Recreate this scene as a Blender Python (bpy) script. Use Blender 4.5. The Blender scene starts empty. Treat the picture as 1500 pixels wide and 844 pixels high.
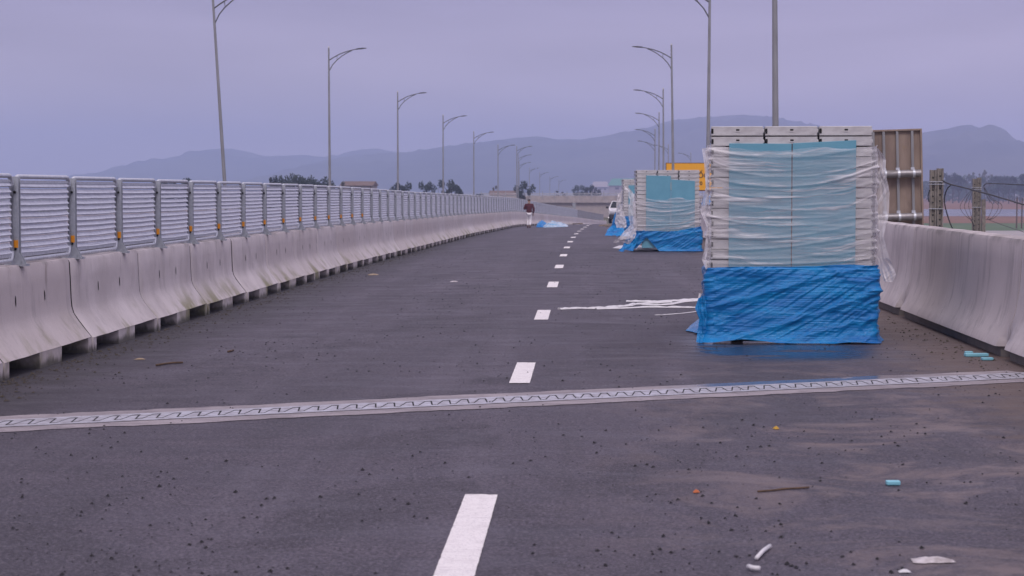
import bpy, bmesh, math, random
import numpy as np
from mathutils import Vector, Matrix, noise
random.seed(7)
C = bpy.context.scene.collection
R = math.radians
PI = math.pi

# ------------------------------------------------------------------ road line
FP = 2976.0            # focal length in photo pixels
EYE = 1.6
_gs = [-60, 0, 40, 49, 57, 65, 73, 81, 89, 97, 105, 113, 121, 141, 165, 205, 250, 290, 330, 420]
_gg = [1.6, 1.6, 1.6, 1.645, 1.69, 1.74, 1.795, 1.845, 1.91, 1.985, 2.05, 2.11, 2.17, 2.5, 2.95, 3.72, 4.75, 5.6, 5.9, 5.9]
def G(s):
    return sum(np.interp(s + d, _gs, _gg) for d in (-6, -3, 0, 3, 6)) / 5.0
def road(s, o=0.0, h=0.0):
    k = 1.62e-4 * max(0.0, s - 50.0)
    dx = k * max(0.0, s - 50.0)
    n = math.hypot(1, 2 * k)
    return Vector((dx + o / n, s - o * 2 * k / n, EYE - G(s) + h - cross(s, o)))
def cross(s, o):
    return .0032 * min(45.0, max(0.0, s - 15.0)) * min(1.0, max(0.0, (-.54 - o) / 4.3))
def gz(x, y):
    return EYE - G(y) - cross(y, x - 1.62e-4 * max(0.0, y - 50.0) ** 2)
def heading(s):
    return -math.atan(2 * 1.62e-4 * max(0.0, s - 50.0))
def pitch(s):
    return math.atan((G(s - 1) - G(s + 1)) / 2.0)
YAW = math.atan((858 - 750) / FP)
PIT = math.atan((422 - 275) / FP)
def ray(px, py):
    v = Vector(((px - 750) / FP, 1.0, (422 - py) / FP))
    v = Matrix.Rotation(-PIT, 3, 'X') @ v
    return Matrix.Rotation(YAW, 3, 'Z') @ v
def at(px, py, s):
    """point seen at a photo pixel, s metres down the road"""
    v = ray(px, py)
    t = s / v.y
    return Vector((0, 0, EYE)) + v * t
def on_road(px, py, h=0.0):
    v = ray(px, py)
    t = 15.0
    for _ in range(60):
        t = (EYE - gz(t * v.x, t * v.y) - h) / -v.z
    return Vector((0, 0, EYE)) + v * t

# ------------------------------------------------------------------ node helpers
class NT:
    def __init__(s, name):
        s.m = bpy.data.materials.new(name); s.m.use_nodes = True
        s.n = s.m.node_tree.nodes; s.l = s.m.node_tree.links
        s.b = s.n['Principled BSDF']; s.out = s.n['Material Output']
    def new(s, t, **k):
        x = s.n.new(t)
        for a, v in k.items(): setattr(x, a, v)
        return x
    def link(s, a, b): s.l.new(a, b)
    def coord(s, scale=(1, 1, 1), space='Object', rot=(0, 0, 0)):
        tc = s.new('ShaderNodeTexCoord'); mp = s.new('ShaderNodeMapping')
        mp.inputs['Scale'].default_value = scale; mp.inputs['Rotation'].default_value = rot
        s.link(tc.outputs[space], mp.inputs['Vector']); return mp.outputs['Vector']
    def noise(s, vec, scale=5, detail=4, rough=.55, dist=0):
        x = s.new('ShaderNodeTexNoise')
        x.inputs['Scale'].default_value = scale; x.inputs['Detail'].default_value = detail
        x.inputs['Roughness'].default_value = rough; x.inputs['Distortion'].default_value = dist
        s.link(vec, x.inputs['Vector']); return x.outputs['Fac']
    def ramp(s, f, a, b, lo=0.0, hi=1.0, smooth=True):
        x = s.new('ShaderNodeMapRange')
        if smooth: x.interpolation_type = 'SMOOTHSTEP'
        x.inputs['From Min'].default_value = a; x.inputs['From Max'].default_value = b
        x.inputs['To Min'].default_value = lo; x.inputs['To Max'].default_value = hi
        s.link(f, x.inputs['Value']); return x.outputs['Result']
    def mix(s, f, a, b):
        x = s.new('ShaderNodeMix', data_type='RGBA')
        if isinstance(f, float): x.inputs[0].default_value = f
        else: s.link(f, x.inputs[0])
        for v, i in ((a, 6), (b, 7)):
            if isinstance(v, tuple): x.inputs[i].default_value = (*v[:3], 1)
            else: s.link(v, x.inputs[i])
        return x.outputs[2]
    def math(s, op, a, b=None):
        x = s.new('ShaderNodeMath', operation=op)
        for i, v in enumerate((a, b)):
            if v is None: continue
            if isinstance(v, (int, float)): x.inputs[i].default_value = v
            else: s.link(v, x.inputs[i])
        return x.outputs[0]
    def xyz(s, vec):
        x = s.new('ShaderNodeSeparateXYZ'); s.link(vec, x.inputs[0]); return x.outputs
    def color(s, c):
        if isinstance(c, tuple): s.b.inputs['Base Color'].default_value = (*c[:3], 1)
        else: s.link(c, s.b.inputs['Base Color'])
    def rough(s, r):
        if isinstance(r, (int, float)): s.b.inputs['Roughness'].default_value = r
        else: s.link(r, s.b.inputs['Roughness'])
    def bump(s, f, strength=.3, dist=.01):
        x = s.new('ShaderNodeBump'); x.inputs['Strength'].default_value = strength
        x.inputs['Distance'].default_value = dist
        s.link(f, x.inputs['Height']); s.link(x.outputs[0], s.b.inputs['Normal'])

def simple(name, c1, c2=None, rough=.6, metal=0.0, scale=8, stretch=(1, 1, 1), bump=0.0, spec=None):
    t = NT(name)
    c2 = c2 or tuple(v * .75 for v in c1)
    f = t.noise(t.coord(stretch), scale, 5, .6)
    t.color(t.mix(t.ramp(f, .3, .7), c1, c2))
    t.rough(t.ramp(f, .25, .75, rough - .08, min(1, rough + .1)))
    t.b.inputs['Metallic'].default_value = metal
    if spec is not None: t.b.inputs['Specular IOR Level'].default_value = spec
    if bump: t.bump(f, bump)
    return t.m

# ------------------------------------------------------------------ materials
def asphalt_mat():
    t = NT('asphalt'); P = t.coord(); X, Y, Z = t.xyz(P)
    big = t.noise(t.coord((.35, .12, 1)), 1.0, 5, .6, .4)
    mid = t.noise(t.coord((.7, 1.6, 1)), 1.3, 6, .65, .6)
    fine = t.noise(P, 95, 3, .7)
    grain = t.noise(P, 330, 2, .7)
    c = t.mix(t.ramp(big, .3, .7), (.036, .028, .048), (.104, .084, .120))
    c = t.mix(t.ramp(mid, .48, .66, 0, .8), c, (.145, .122, .160))
    trk = t.noise(t.coord((1.15, .035, 1), rot=(0, 0, 0)), 1.2, 4, .6, .25)
    c = t.mix(t.ramp(trk, .5, .66, 0, .7), c, (.15, .127, .166))
    c = t.mix(t.ramp(trk, .47, .33, 0, .65), c, (.034, .028, .042))
    dk = t.noise(t.coord((.8, .45, 1)), .9, 6, .65, .8)
    c = t.mix(t.ramp(dk, .48, .62, 0, .8), c, (.026, .020, .034))
    spk = t.noise(P, 17, 6, .8)
    spk2 = t.noise(P, 52, 3, .75)
    c = t.mix(t.ramp(spk2, .42, .50, .85, 0), c, (.012, .010, .015))
    c = t.mix(t.ramp(spk2, .53, .62, 0, .8), c, (.23, .20, .235))
    c = t.mix(t.ramp(spk, .41, .49, .6, 0), c, (.032, .029, .037))
    c = t.mix(t.ramp(spk, .53, .62, 0, .5), c, (.17, .155, .178))
    # pale dusty smears, mostly in the near right lane
    dn = t.noise(t.coord((1.0, 1.0, 1)), 1.05, 8, .72, .8)
    right = t.math('MULTIPLY', t.ramp(X, -.4, 1.4), t.ramp(Y, 24, 13))
    c = t.mix(t.math('MULTIPLY', t.ramp(dn, .46, .64, 0, .85), right), c, (.25, .19, .182))
    # dirt washed up along the right parapet
    dirt = t.noise(P, 2.4, 6, .7)
    e = t.math('ADD', X, t.ramp(dirt, .2, .8, -.9, .9, False))
    c = t.mix(t.ramp(e, 2.4, 3.5, 0, .85), c, (.17, .115, .085))
    # damp mossy margin along the left barriers
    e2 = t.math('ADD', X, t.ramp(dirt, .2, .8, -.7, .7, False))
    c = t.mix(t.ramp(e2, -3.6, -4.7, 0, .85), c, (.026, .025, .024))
    c = t.mix(t.ramp(grain, .42, .7, 0, .6), c, (.025, .022, .028))
    c = t.mix(t.ramp(fine, .52, .72, 0, .6), c, (.2, .18, .2))
    # crack-like rolled seams across the lane
    wv = t.noise(t.coord((.25, 5.5, 1)), 1.0, 4, .6, .3)
    c = t.mix(t.ramp(wv, .64, .8, 0, .35), c, (.036, .032, .038))
    # wet patch round the nearest stack
    wn = t.noise(t.coord((.8, 1.5, 1)), 1.5, 5, .6, .5)
    wx = t.math('MULTIPLY', t.ramp(X, .7, 1.35), t.ramp(X, 3.3, 2.3))
    wy = t.math('MULTIPLY', t.ramp(Y, 18.2, 19.6), t.ramp(Y, 22.5, 21.2))
    wet = t.math('MULTIPLY', t.math('MULTIPLY', wx, wy), t.ramp(wn, .28, .5))
    c = t.mix(t.math('MULTIPLY', wet, .8), c, (.02, .019, .023))
    c = t.mix(.22, c, (.012, .004, .020))
    t.color(c); t.b.inputs['Specular IOR Level'].default_value = .42
    r = t.ramp(mid, .3, .7, .52, .72)
    rm = t.new('ShaderNodeMix', data_type='FLOAT')
    t.link(wet, rm.inputs[0]); t.link(r, rm.inputs[2]); rm.inputs[3].default_value = .13
    t.rough(rm.outputs[0])
    h = t.math('ADD', t.math('MULTIPLY', grain, .6), fine)
    bs = t.new('ShaderNodeBump'); bs.inputs['Distance'].default_value = .006
    t.link(t.math('SUBTRACT', .6, t.math('MULTIPLY', wet, .35)), bs.inputs['Strength'])
    t.link(h, bs.inputs['Height']); t.link(bs.outputs[0], t.b.inputs['Normal'])
    return t.m

def concrete_mat(name, a, b, streak=1.0, algae=0.0, topdirt=.4, height=1.0, zs=.35):
    t = NT(name); P = t.coord(); X, Y, Z = t.xyz(P)
    oi = t.new('ShaderNodeObjectInfo')
    sh = t.new('ShaderNodeVectorMath', operation='ADD')
    cmb = t.new('ShaderNodeCombineXYZ')
    k = t.math('MULTIPLY', oi.outputs['Random'], 37.0)
    t.link(k, cmb.inputs[0]); t.link(k, cmb.inputs[1])
    t.link(P, sh.inputs[0]); t.link(cmb.outputs[0], sh.inputs[1])
    Q = sh.outputs[0]
    def sc(v, s):
        x = t.new('ShaderNodeVectorMath', operation='MULTIPLY'); t.link(v, x.inputs[0]); x.inputs[1].default_value = s
        return x.outputs[0]
    big = t.noise(Q, 1.7, 5, .6, .3)
    c = t.mix(t.ramp(big, .3, .7), a, b)
    tone = t.ramp(oi.outputs['Random'], 0, 1, 0, .8, False)
    c = t.mix(tone, c, (a[0] * .78, a[1] * .75, a[2] * .73))
    st = t.noise(sc(Q, (4.2, 4.2, zs)), 1.6, 6, .65, .3)
    c = t.mix(t.ramp(st, .5, .75, 0, .6 * streak), c, tuple(v * .45 for v in b))
    st2 = t.noise(sc(Q, (9, 9, .8)), 1.9, 5, .6)
    c = t.mix(t.ramp(st2, .55, .8, 0, .45 * streak), c, tuple(min(1, v * 1.25) for v in a))
    fine = t.noise(Q, 60, 3, .6)
    c = t.mix(t.ramp(fine, .6, .85, 0, .35), c, tuple(v * .5 for v in b))
    if algae:
        an = t.noise(Q, 1.1, 5, .65, .4)
        am = t.math('MULTIPLY', t.ramp(an, .46, .66), t.ramp(Z, .5, .1))
        c = t.mix(t.math('MULTIPLY', am, algae), c, (.2, .185, .085))
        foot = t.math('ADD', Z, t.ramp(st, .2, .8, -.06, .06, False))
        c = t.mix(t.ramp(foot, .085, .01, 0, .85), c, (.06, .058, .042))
        rust = t.math('MULTIPLY', t.ramp(st, .62, .7), t.ramp(Z, .5, .93))
        c = t.mix(t.math('MULTIPLY', rust, .5), c, (.17, .11, .07))
    td = t.math('ADD', Z, t.ramp(big, .2, .8, -.1, .1, False))
    c = t.mix(t.ramp(td, height - .05, height + .05, 0, topdirt), c, (.13, .115, .11))
    t.color(c); t.rough(.82)
    t.bump(t.math('ADD', fine, t.math('MULTIPLY', st, .7)), .35, .006)
    return t.m

M = {}
M['asphalt'] = asphalt_mat()
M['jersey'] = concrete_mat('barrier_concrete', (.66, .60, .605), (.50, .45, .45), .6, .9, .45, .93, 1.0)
M['parapet'] = concrete_mat('parapet_concrete', (.68, .62, .63), (.48, .43, .45), 1.0, 0, .5, 1.12)
M['girder'] = concrete_mat('bridge_concrete', (.46, .40, .38), (.36, .31, .30), .5, 0, .2, 99)
M['pole_concrete'] = simple('pole_concrete', (.3, .265, .23), (.17, .15, .13), .9, 0, 14, (1, 1, .4), .3)
M['galv'] = simple('galvanised_steel', (.64, .66, .71), (.5, .52, .57), .4, .35, 30)
M['fence_steel'] = simple('fence_steel', (.44, .46, .5), (.36, .38, .42), .45, .35, 25)
M['louvre'] = simple('expanded_mesh_steel', (.72, .74, .82), (.6, .62, .70), .42, .12, 20)
M['lamp_grey'] = simple('lamp_pole_paint', (.33, .33, .345), (.26, .26, .275), .5, .3, 6, (1, 1, .2))
M['pipe'] = simple('dull_galvanised_pipe', (.34, .32, .33), (.22, .2, .2), .5, .5, 7, (1, 1, 3))
M['arm_dark'] = simple('lamp_arm_paint', (.10, .10, .11), (.075, .075, .085), .5, .2, 10)
M['lamp_dark'] = simple('lamp_head_paint', (.05, .05, .06), (.035, .035, .045), .45, 0, 10)
M['orange'] = simple('orange_reflector', (.86, .34, .012), (.78, .28, .01), .4, 0, 20)
M['dark'] = simple('dark_void', (.012, .011, .012), None, .9)
M['rubber'] = simple('black_rubber', (.018, .018, .02), (.03, .03, .03), .6, 0, 20)
M['panel'] = simple('panel_sheet_metal', (.55, .55, .56), (.44, .44, .46), .42, .2, 5, (1, .2, 3))
M['panel_cap'] = simple('panel_end_cap', (.64, .63, .63), (.42, .40, .41), .5, .1, 4, (1, 1, 3))
M['cyan'] = simple('pale_blue_foam_board', (.15, .38, .49), (.12, .33, .44), .45, 0, 3)
M['joint_dark'] = simple('joint_dirt_shade', (.03, .027, .025), (.05, .045, .04), .9, 0, 6)  # dark for barrier joints: dirt and painted gap shade
M['foot_shade'] = simple('shaded_foot_concrete', (.15, .135, .13), (.22, .195, .185), .8, 0, 6)  # shade of the parapet's foot recess, put into the colour
M['seam'] = simple('dark_seam', (.05, .085, .1), (.12, .1, .1), .6, 0, 3)
M['gap_dark'] = simple('gap_shade_dark', (.04, .03, .025), None, .8)  # colour of the added filler that stands for shade under the tarp
M['white_plastic'] = simple('white_plastic', (.72, .70, .72), (.6, .58, .6), .45, 0, 9)
M['timber'] = simple('weathered_timber', (.32, .25, .18), (.2, .15, .11), .8, 0, 12, (1, .2, 1), .3)
M['scrap'] = simple('dirty_plastic', (.6, .55, .56), (.33, .29, .29), .6, 0, 22)
M['leafy'] = simple('dry_leaf', (.36, .27, .18), (.26, .19, .12), .7)
M['leaf_yellow'] = simple('yellow_leaf', (.55, .33, .03), (.45, .25, .03), .6)
M['leaf_orange'] = simple('orange_scrap', (.5, .13, .03), (.4, .1, .03), .6)
M['twig'] = simple('twig_bark', (.13, .075, .045), (.08, .05, .03), .85, 0, 30)
M['stone'] = simple('asphalt_crumb', (.008, .007, .009), (.02, .017, .02), .85, 0, 40)
M['cable'] = simple('cable_sheath', (.012, .012, .014), (.02, .02, .022), .5)
M['wire'] = simple('wire_sheath', (.05, .045, .05), (.08, .07, .07), .6)
M['trunk'] = simple('tree_bark', (.07, .055, .045), (.05, .04, .03), .9, 0, 6)
M['roof_red'] = simple('tile_roof', (.17, .11, .09), (.13, .085, .07), .8)
M['wall_pale'] = simple('pale_wall', (.36, .31, .31), (.3, .26, .26), .85)
M['roof_green'] = simple('green_roof', (.05, .25, .17), (.04, .2, .14), .6)
M['rail'] = simple('rail_steel', (.4, .4, .43), None, .5, .4)

def paint_mat():
    t = NT('road_paint'); P = t.coord()
    w = t.noise(P, 9, 6, .7); g = t.noise(P, 120, 3, .7); s = t.noise(t.coord((3, 22, 1)), 1.2, 5, .7)
    c = t.mix(t.ramp(w, .45, .7, 0, .6), (.82, .775, .765), (.66, .61, .61))
    c = t.mix(t.ramp(g, .54, .66, 0, .75), c, (.3, .27, .29))
    c = t.mix(t.ramp(s, .54, .7, 0, .6), c, (.42, .37, .38))
    t.color(c); t.rough(.65); t.bump(g, .4, .004); return t.m
M['paint'] = paint_mat()

JD = (on_road(1500, 551) - on_road(0, 622)); JD.z = 0; JD.normalize(); JA = on_road(0, 622); JV = JA.y * JD.x - JA.x * JD.y
def band_mat():
    t = NT('joint_concrete'); P = t.coord(); X, Y, Z = t.xyz(P)
    n = t.noise(t.coord((1, 3, 1)), 1.6, 6, .65, .4); g = t.noise(P, 70, 3, .6)
    c = t.mix(t.ramp(n, .3, .7), (.35, .305, .325), (.22, .19, .205))
    c = t.mix(t.ramp(g, .5, .7, 0, .55), c, (.13, .11, .12))
    dd = t.noise(P, 4.5, 6, .7)
    c = t.mix(t.ramp(dd, .5, .7, 0, .7), c, (.16, .135, .15))
    wet = t.math('MULTIPLY', t.math('MULTIPLY', t.ramp(X, .5, 1.1), t.ramp(X, 3.1, 2.6)), t.ramp(n, .25, .4))
    vv = t.math('SUBTRACT', t.math('MULTIPLY', Y, JD.x), t.math('MULTIPLY', X, JD.y))
    wet = t.math('MULTIPLY', wet, t.ramp(vv, JV - .28, JV - .05))
    c = t.mix(t.math('MULTIPLY', wet, .45), c, (.08, .075, .08))
    t.color(c)
    rm = t.new('ShaderNodeMix', data_type='FLOAT'); t.link(wet, rm.inputs[0])
    rm.inputs[2].default_value = .7; rm.inputs[3].default_value = .13
    t.rough(rm.outputs[0]); return t.m
M['band'] = band_mat()
M['joint_steel'] = simple('joint_steel', (.54, .54, .6), (.30, .28, .31), .45, .3, 9, bump=.15)

def tarp_mat(name='blue_tarp_plastic', a=(.0, .245, .58), b=(.0, .135, .43)):
    t = NT(name); P = t.coord((1.2, 1.2, 6))
    n = t.noise(P, 1.4, 6, .6, .6)
    t.color(t.mix(t.ramp(n, .3, .7), a, b)); t.rough(t.ramp(n, .3, .7, .2, .36))
    t.b.inputs['Specular IOR Level'].default_value = .4
    f = t.noise(t.coord((1.4, 1.4, 30), rot=(0, R(6), 0)), 2.0, 6, .62, .35)
    f2 = t.noise(t.coord((2, 2, 44), rot=(0, R(-12), 0)), 1.3, 5, .6, .35)
    t.bump(t.math('ADD', f, f2), .4, .03)
    return t.m
M['tarp'] = tarp_mat()
M['tarp_pale'] = tarp_mat('pale_blue_plastic', (.08, .30, .52), (.55, .60, .66))

def film_mat(name, lo, hi, sag=.13):
    t = NT(name)
    P = t.coord(); X, Y, Z = t.xyz(P)
    bow = t.math('MULTIPLY', t.math('MULTIPLY', X, X), sag / .74)
    wob = t.math('MULTIPLY', t.noise(P, 1.1, 3, .5), .28)
    zl = t.math('ADD', t.math('SUBTRACT', Z, bow), t.math('ADD', wob, t.math('MULTIPLY', X, -.035)))
    cm = t.new('ShaderNodeCombineXYZ'); t.link(t.math('MULTIPLY', X, .35), cm.inputs[0]); t.link(t.math('MULTIPLY', Y, .35), cm.inputs[1]); t.link(t.math('MULTIPLY', zl, 7.5), cm.inputs[2])
    f = t.noise(cm.outputs[0], 1.5, 6, .62, .15)
    f2 = t.noise(P, 3.6, 4, .6)
    t.color((.78, .75, .78)); t.rough(.28)
    lw = t.new('ShaderNodeLayerWeight'); lw.inputs['Blend'].default_value = .35
    a = t.math('ADD', t.ramp(f, .5, .68, lo, hi), t.math('MULTIPLY', t.ramp(lw.outputs['Facing'], .12, .8), .7))
    a = t.math('MULTIPLY', a, t.ramp(f2, .25, .65, .8, 1.12))
    x = t.math('MINIMUM', a, .97); t.link(x, t.b.inputs['Alpha'])
    t.bump(f, .6, .03); return t.m
M['film'] = film_mat('clear_stretch_film', .21, .68)
M['film_loose'] = film_mat('loose_milky_film', .55, .85)

def leaf_mat(name, a, b):
    t = NT(name); f = t.noise(t.coord(), .9, 4, .7)
    t.color(t.mix(t.ramp(f, .3, .7), a, b)); t.rough(.75); return t.m
M['leaf_dark'] = leaf_mat('dark_foliage', (.016, .030, .022), (.03, .046, .032))
M['leaf_mid'] = leaf_mat('mid_foliage', (.022, .046, .036), (.04, .066, .045))
M['leaf_bare'] = leaf_mat('sparse_foliage', (.07, .068, .055), (.1, .092, .07))

def sheet_metal_back():
    t = NT('weathered_sign_back'); P = t.coord()
    n = t.noise(t.coord((2.2, 1, .7)), 1.7, 6, .65, .5); s = t.noise(t.coord((10, 10, .7)), 1.6, 5, .6)
    c = t.mix(t.ramp(n, .3, .7), (.22, .16, .135), (.33, .25, .20))
    c = t.mix(t.ramp(s, .55, .8, 0, .6), c, (.11, .09, .08))
    g = t.noise(P, 6, 4, .6); c = t.mix(t.ramp(g, .62, .74, 0, .6), c, (.3, .22, .13))
    t.color(c); t.rough(.7); return t.m
M['sign_back'] = sheet_metal_back()
M['sign_yellow'] = simple('yellow_sign_sheet', (.92, .43, .006), (.88, .40, .006), .45, 0, 3)
M['sign_black'] = simple('sign_black', (.015, .013, .012), None, .5)
M['sign_brown'] = simple('sign_border', (.12, .045, .008), None, .5)

def ground_mat(name, a, b, sc=.02, bump=0):
    t = NT(name); f = t.noise(t.coord(), sc, 8, .65, .3); g = t.noise(t.coord((.02, .2, 1)), 1.0, 5, .6)
    c = t.mix(t.ramp(f, .3, .7), a, b); c = t.mix(t.ramp(g, .5, .75, 0, .5), c, tuple(v * .6 for v in a))
    t.color(c); t.rough(.9); return t.m
M['soil'] = ground_mat('bare_red_soil', (.15, .062, .028), (.22, .10, .045), .06)
M['grass'] = ground_mat('field_grass', (.05, .10, .025), (.09, .125, .035), .1)
M['land'] = ground_mat('land', (.15, .12, .09), (.1, .11, .06), .01)
M['pavement'] = ground_mat('pale_pavement', (.36, .32, .31), (.3, .27, .26), .05)
M['canal'] = simple('canal_water', (.07, .07, .075), (.1, .1, .105), .18, 0, .05)
M['forest'] = ground_mat('forested_slope', (.015, .03, .03), (.075, .085, .07), .006)

# ------------------------------------------------------------------ mesh helpers
class MB:
    """collects shapes, then links them as one mesh object"""
    def __init__(s): s.v = []; s.f = []; s.mi = []
    def quad(s, a, b, c, d, mi=0):
        n = len(s.v); s.v += [tuple(a), tuple(b), tuple(c), tuple(d)]; s.f.append((n, n + 1, n + 2, n + 3)); s.mi.append(mi)
    def box(s, c, d, mi=0, M4=None):
        n = len(s.v)
        for z in (-1, 1):
            for y in (-1, 1):
                for x in (-1, 1):
                    p = Vector((c[0] + x * d[0] / 2, c[1] + y * d[1] / 2, c[2] + z * d[2] / 2))
                    s.v.append(tuple(M4 @ p if M4 else p))
        for q in ((0, 2, 3, 1), (4, 5, 7, 6), (0, 1, 5, 4), (2, 6, 7, 3), (0, 4, 6, 2), (1, 3, 7, 5)):
            s.f.append(tuple(n + i for i in q)); s.mi.append(mi)
    def tube(s, pts, rad, seg=8, cap=True, mi=0):
        pts = [Vector(p) for p in pts]; n0 = len(s.v)
        rads = rad if isinstance(rad, (list, tuple)) else [rad] * len(pts)
        up = Vector((0, 0, 1))
        for i, p in enumerate(pts):
            d = (pts[min(i + 1, len(pts) - 1)] - pts[max(i - 1, 0)]).normalized()
            a = d.cross(up)
            if a.length < 1e-3: a = d.cross(Vector((0, 1, 0)))
            a.normalize(); b = d.cross(a).normalized()
            for j in range(seg):
                t = 2 * PI * j / seg
                s.v.append(tuple(p + (a * math.cos(t) + b * math.sin(t)) * rads[i]))
        for i in range(len(pts) - 1):
            for j in range(seg):
                a = n0 + i * seg + j; b = n0 + i * seg + (j + 1) % seg
                s.f.append((a, b, b + seg, a + seg)); s.mi.append(mi)
        if cap:
            s.f.append(tuple(n0 + j for j in range(seg))); s.mi.append(mi)
            s.f.append(tuple(n0 + (len(pts) - 1) * seg + j for j in reversed(range(seg)))); s.mi.append(mi)
    def loft(s, rings, closed=True, cap=True, mi=0):
        n0 = len(s.v); m = len(rings[0])
        for r in rings: s.v += [tuple(p) for p in r]
        for i in range(len(rings) - 1):
            for j in range(m if closed else m - 1):
                a = n0 + i * m + j; b = n0 + i * m + (j + 1) % m
                s.f.append((a, b, b + m, a + m)); s.mi.append(mi)
        if cap:
            s.f.append(tuple(n0 + j for j in reversed(range(m)))); s.mi.append(mi)
            s.f.append(tuple(n0 + (len(rings) - 1) * m + j for j in range(m))); s.mi.append(mi)
    def grid(s, P, mi=0):
        n0 = len(s.v); h = len(P); w = len(P[0])
        for r in P: s.v += [tuple(p) for p in r]
        for i in range(h - 1):
            for j in range(w - 1):
                a = n0 + i * w + j; s.f.append((a, a + 1, a + w + 1, a + w)); s.mi.append(mi)
    def build(s, name, mats, parent=None, smooth=False, bevel=0.0, solid=0.0, auto=None):
        me = bpy.data.meshes.new(name); me.from_pydata(s.v, [], s.f)
        if not isinstance(mats, (list, tuple)): mats = [mats]
        for m in mats: me.materials.append(m)
        me.polygons.foreach_set('material_index', s.mi)
        bm = bmesh.new(); bm.from_mesh(me)
        bmesh.ops.recalc_face_normals(bm, faces=bm.faces)
        bm.to_mesh(me); bm.free()
        if smooth: me.polygons.foreach_set('use_smooth', [True] * len(me.polygons))
        if auto is not None:
            me.polygons.foreach_set('use_smooth', [True] * len(me.polygons)); me.set_sharp_from_angle(angle=R(auto))
        o = bpy.data.objects.new(name, me); C.objects.link(o)
        if parent: o.parent = parent
        if bevel:
            b = o.modifiers.new('bevel', 'BEVEL'); b.width = bevel; b.segments = 2; b.limit_method = 'ANGLE'
        if solid:
            b = o.modifiers.new('thickness', 'SOLIDIFY'); b.thickness = solid
        return o
def tag(o, label=None, cat=None, group=None, kind=None):
    if label: o['label'] = label
    if cat: o['category'] = cat
    if group: o['group'] = group
    if kind: o['kind'] = kind
    return o
def thing(name, label, cat, loc=(0, 0, 0), rz=0.0, group=None):
    o = bpy.data.objects.new(name, None); C.objects.link(o); o.empty_display_size = .2
    o.location = loc; o.rotation_euler = (0, 0, rz)
    return tag(o, label, cat, group)
def copy_tree(o, parent=None):
    c = o.copy(); C.objects.link(c); c.parent = parent
    for ch in list(o.children): copy_tree(ch, c)
    return c
ORD = ['', 'first', 'second', 'third', 'fourth', 'fifth', 'sixth', 'seventh', 'eighth', 'ninth', 'tenth', 'eleventh', 'twelfth',
       'thirteenth', 'fourteenth', 'fifteenth', 'sixteenth', 'seventeenth', 'eighteenth', 'nineteenth', 'twentieth']
def nz(x, y, z=0.0): return noise.noise(Vector((x, y, z)))
def fbm(x, y, z=0.0, o=4):
    a = 1; r = 0
    for i in range(o):
        r += a * nz(x * 2**i, y * 2**i, z + i * 7.3); a *= .5
    return r

# ------------------------------------------------------------------ world, sun, camera
w = bpy.data.worlds.new('World'); bpy.context.scene.world = w; w.use_nodes = True
wn = w.node_tree.nodes; wl = w.node_tree.links
bg = wn['Background']; bg.inputs['Strength'].default_value = .1
SUN_EL, SUN_AZ = R(50), R(182)
sky = wn.new('ShaderNodeTexSky'); sky.sky_type = 'NISHITA'; sky.sun_disc = False
sky.sun_elevation = SUN_EL; sky.sun_rotation = SUN_AZ; sky.air_density = 1.2; sky.dust_density = 4
tc = wn.new('ShaderNodeTexCoord'); sx = wn.new('ShaderNodeSeparateXYZ'); wl.new(tc.outputs['Generated'], sx.inputs[0])
cr = wn.new('ShaderNodeValToRGB'); wl.new(sx.outputs['Z'], cr.inputs[0])
el = cr.color_ramp.elements
el[0].position = 0; el[0].color = (.65, .545, .665, 1)
el[1].position = 1; el[1].color = (.98, .90, 1.05, 1)
for p, c in ((.05, (.585, .50, .64)), (.10, (.345, .305, .47)), (.2, (.44, .39, .54)), (.5, (.78, .70, .86))):
    e = cr.color_ramp.elements.new(p); e.color = (*c, 1)
mpw = wn.new('ShaderNodeMapping'); mpw.inputs['Scale'].default_value = (2.2, 2.2, 13); mpw.inputs['Location'].default_value = (3, 1, 0)
wl.new(tc.outputs['Generated'], mpw.inputs[0])
cn = wn.new('ShaderNodeTexNoise'); cn.inputs['Scale'].default_value = 1.3; cn.inputs['Detail'].default_value = 5
cn.inputs['Distortion'].default_value = .4
wl.new(mpw.outputs[0], cn.inputs['Vector'])
mr = wn.new('ShaderNodeMapRange'); mr.inputs['From Min'].default_value = .3; mr.inputs['From Max'].default_value = .7
mr.inputs['To Min'].default_value = 8.3; mr.inputs['To Max'].default_value = 12.4
wl.new(cn.outputs['Fac'], mr.inputs['Value'])
mx_ = wn.new('ShaderNodeMapRange'); mx_.inputs['From Min'].default_value = -.3; mx_.inputs['From Max'].default_value = .25
mx_.inputs['To Min'].default_value = .90; mx_.inputs['To Max'].default_value = 1.12; wl.new(sx.outputs['X'], mx_.inputs['Value'])
mm_ = wn.new('ShaderNodeMath'); mm_.operation = 'MULTIPLY'; wl.new(mx_.outputs[0], mm_.inputs[0]); wl.new(mr.outputs[0], mm_.inputs[1])
vs = wn.new('ShaderNodeVectorMath'); vs.operation = 'SCALE'
wl.new(cr.outputs[0], vs.inputs[0]); wl.new(mm_.outputs[0], vs.inputs['Scale'])
mxw = wn.new('ShaderNodeMix'); mxw.data_type = 'RGBA'; mxw.inputs[0].default_value = .94
wl.new(sky.outputs[0], mxw.inputs[6]); wl.new(vs.outputs[0], mxw.inputs[7])
wl.new(mxw.outputs[2], bg.inputs['Color'])
sl = bpy.data.lights.new('sun', 'SUN'); sl.energy = 1.3; sl.angle = R(18); sl.color = (1, .93, .9)
so = bpy.data.objects.new('sun', sl); C.objects.link(so)
sd = Vector((math.sin(SUN_AZ) * math.cos(SUN_EL), math.cos(SUN_AZ) * math.cos(SUN_EL), math.sin(SUN_EL)))
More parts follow.
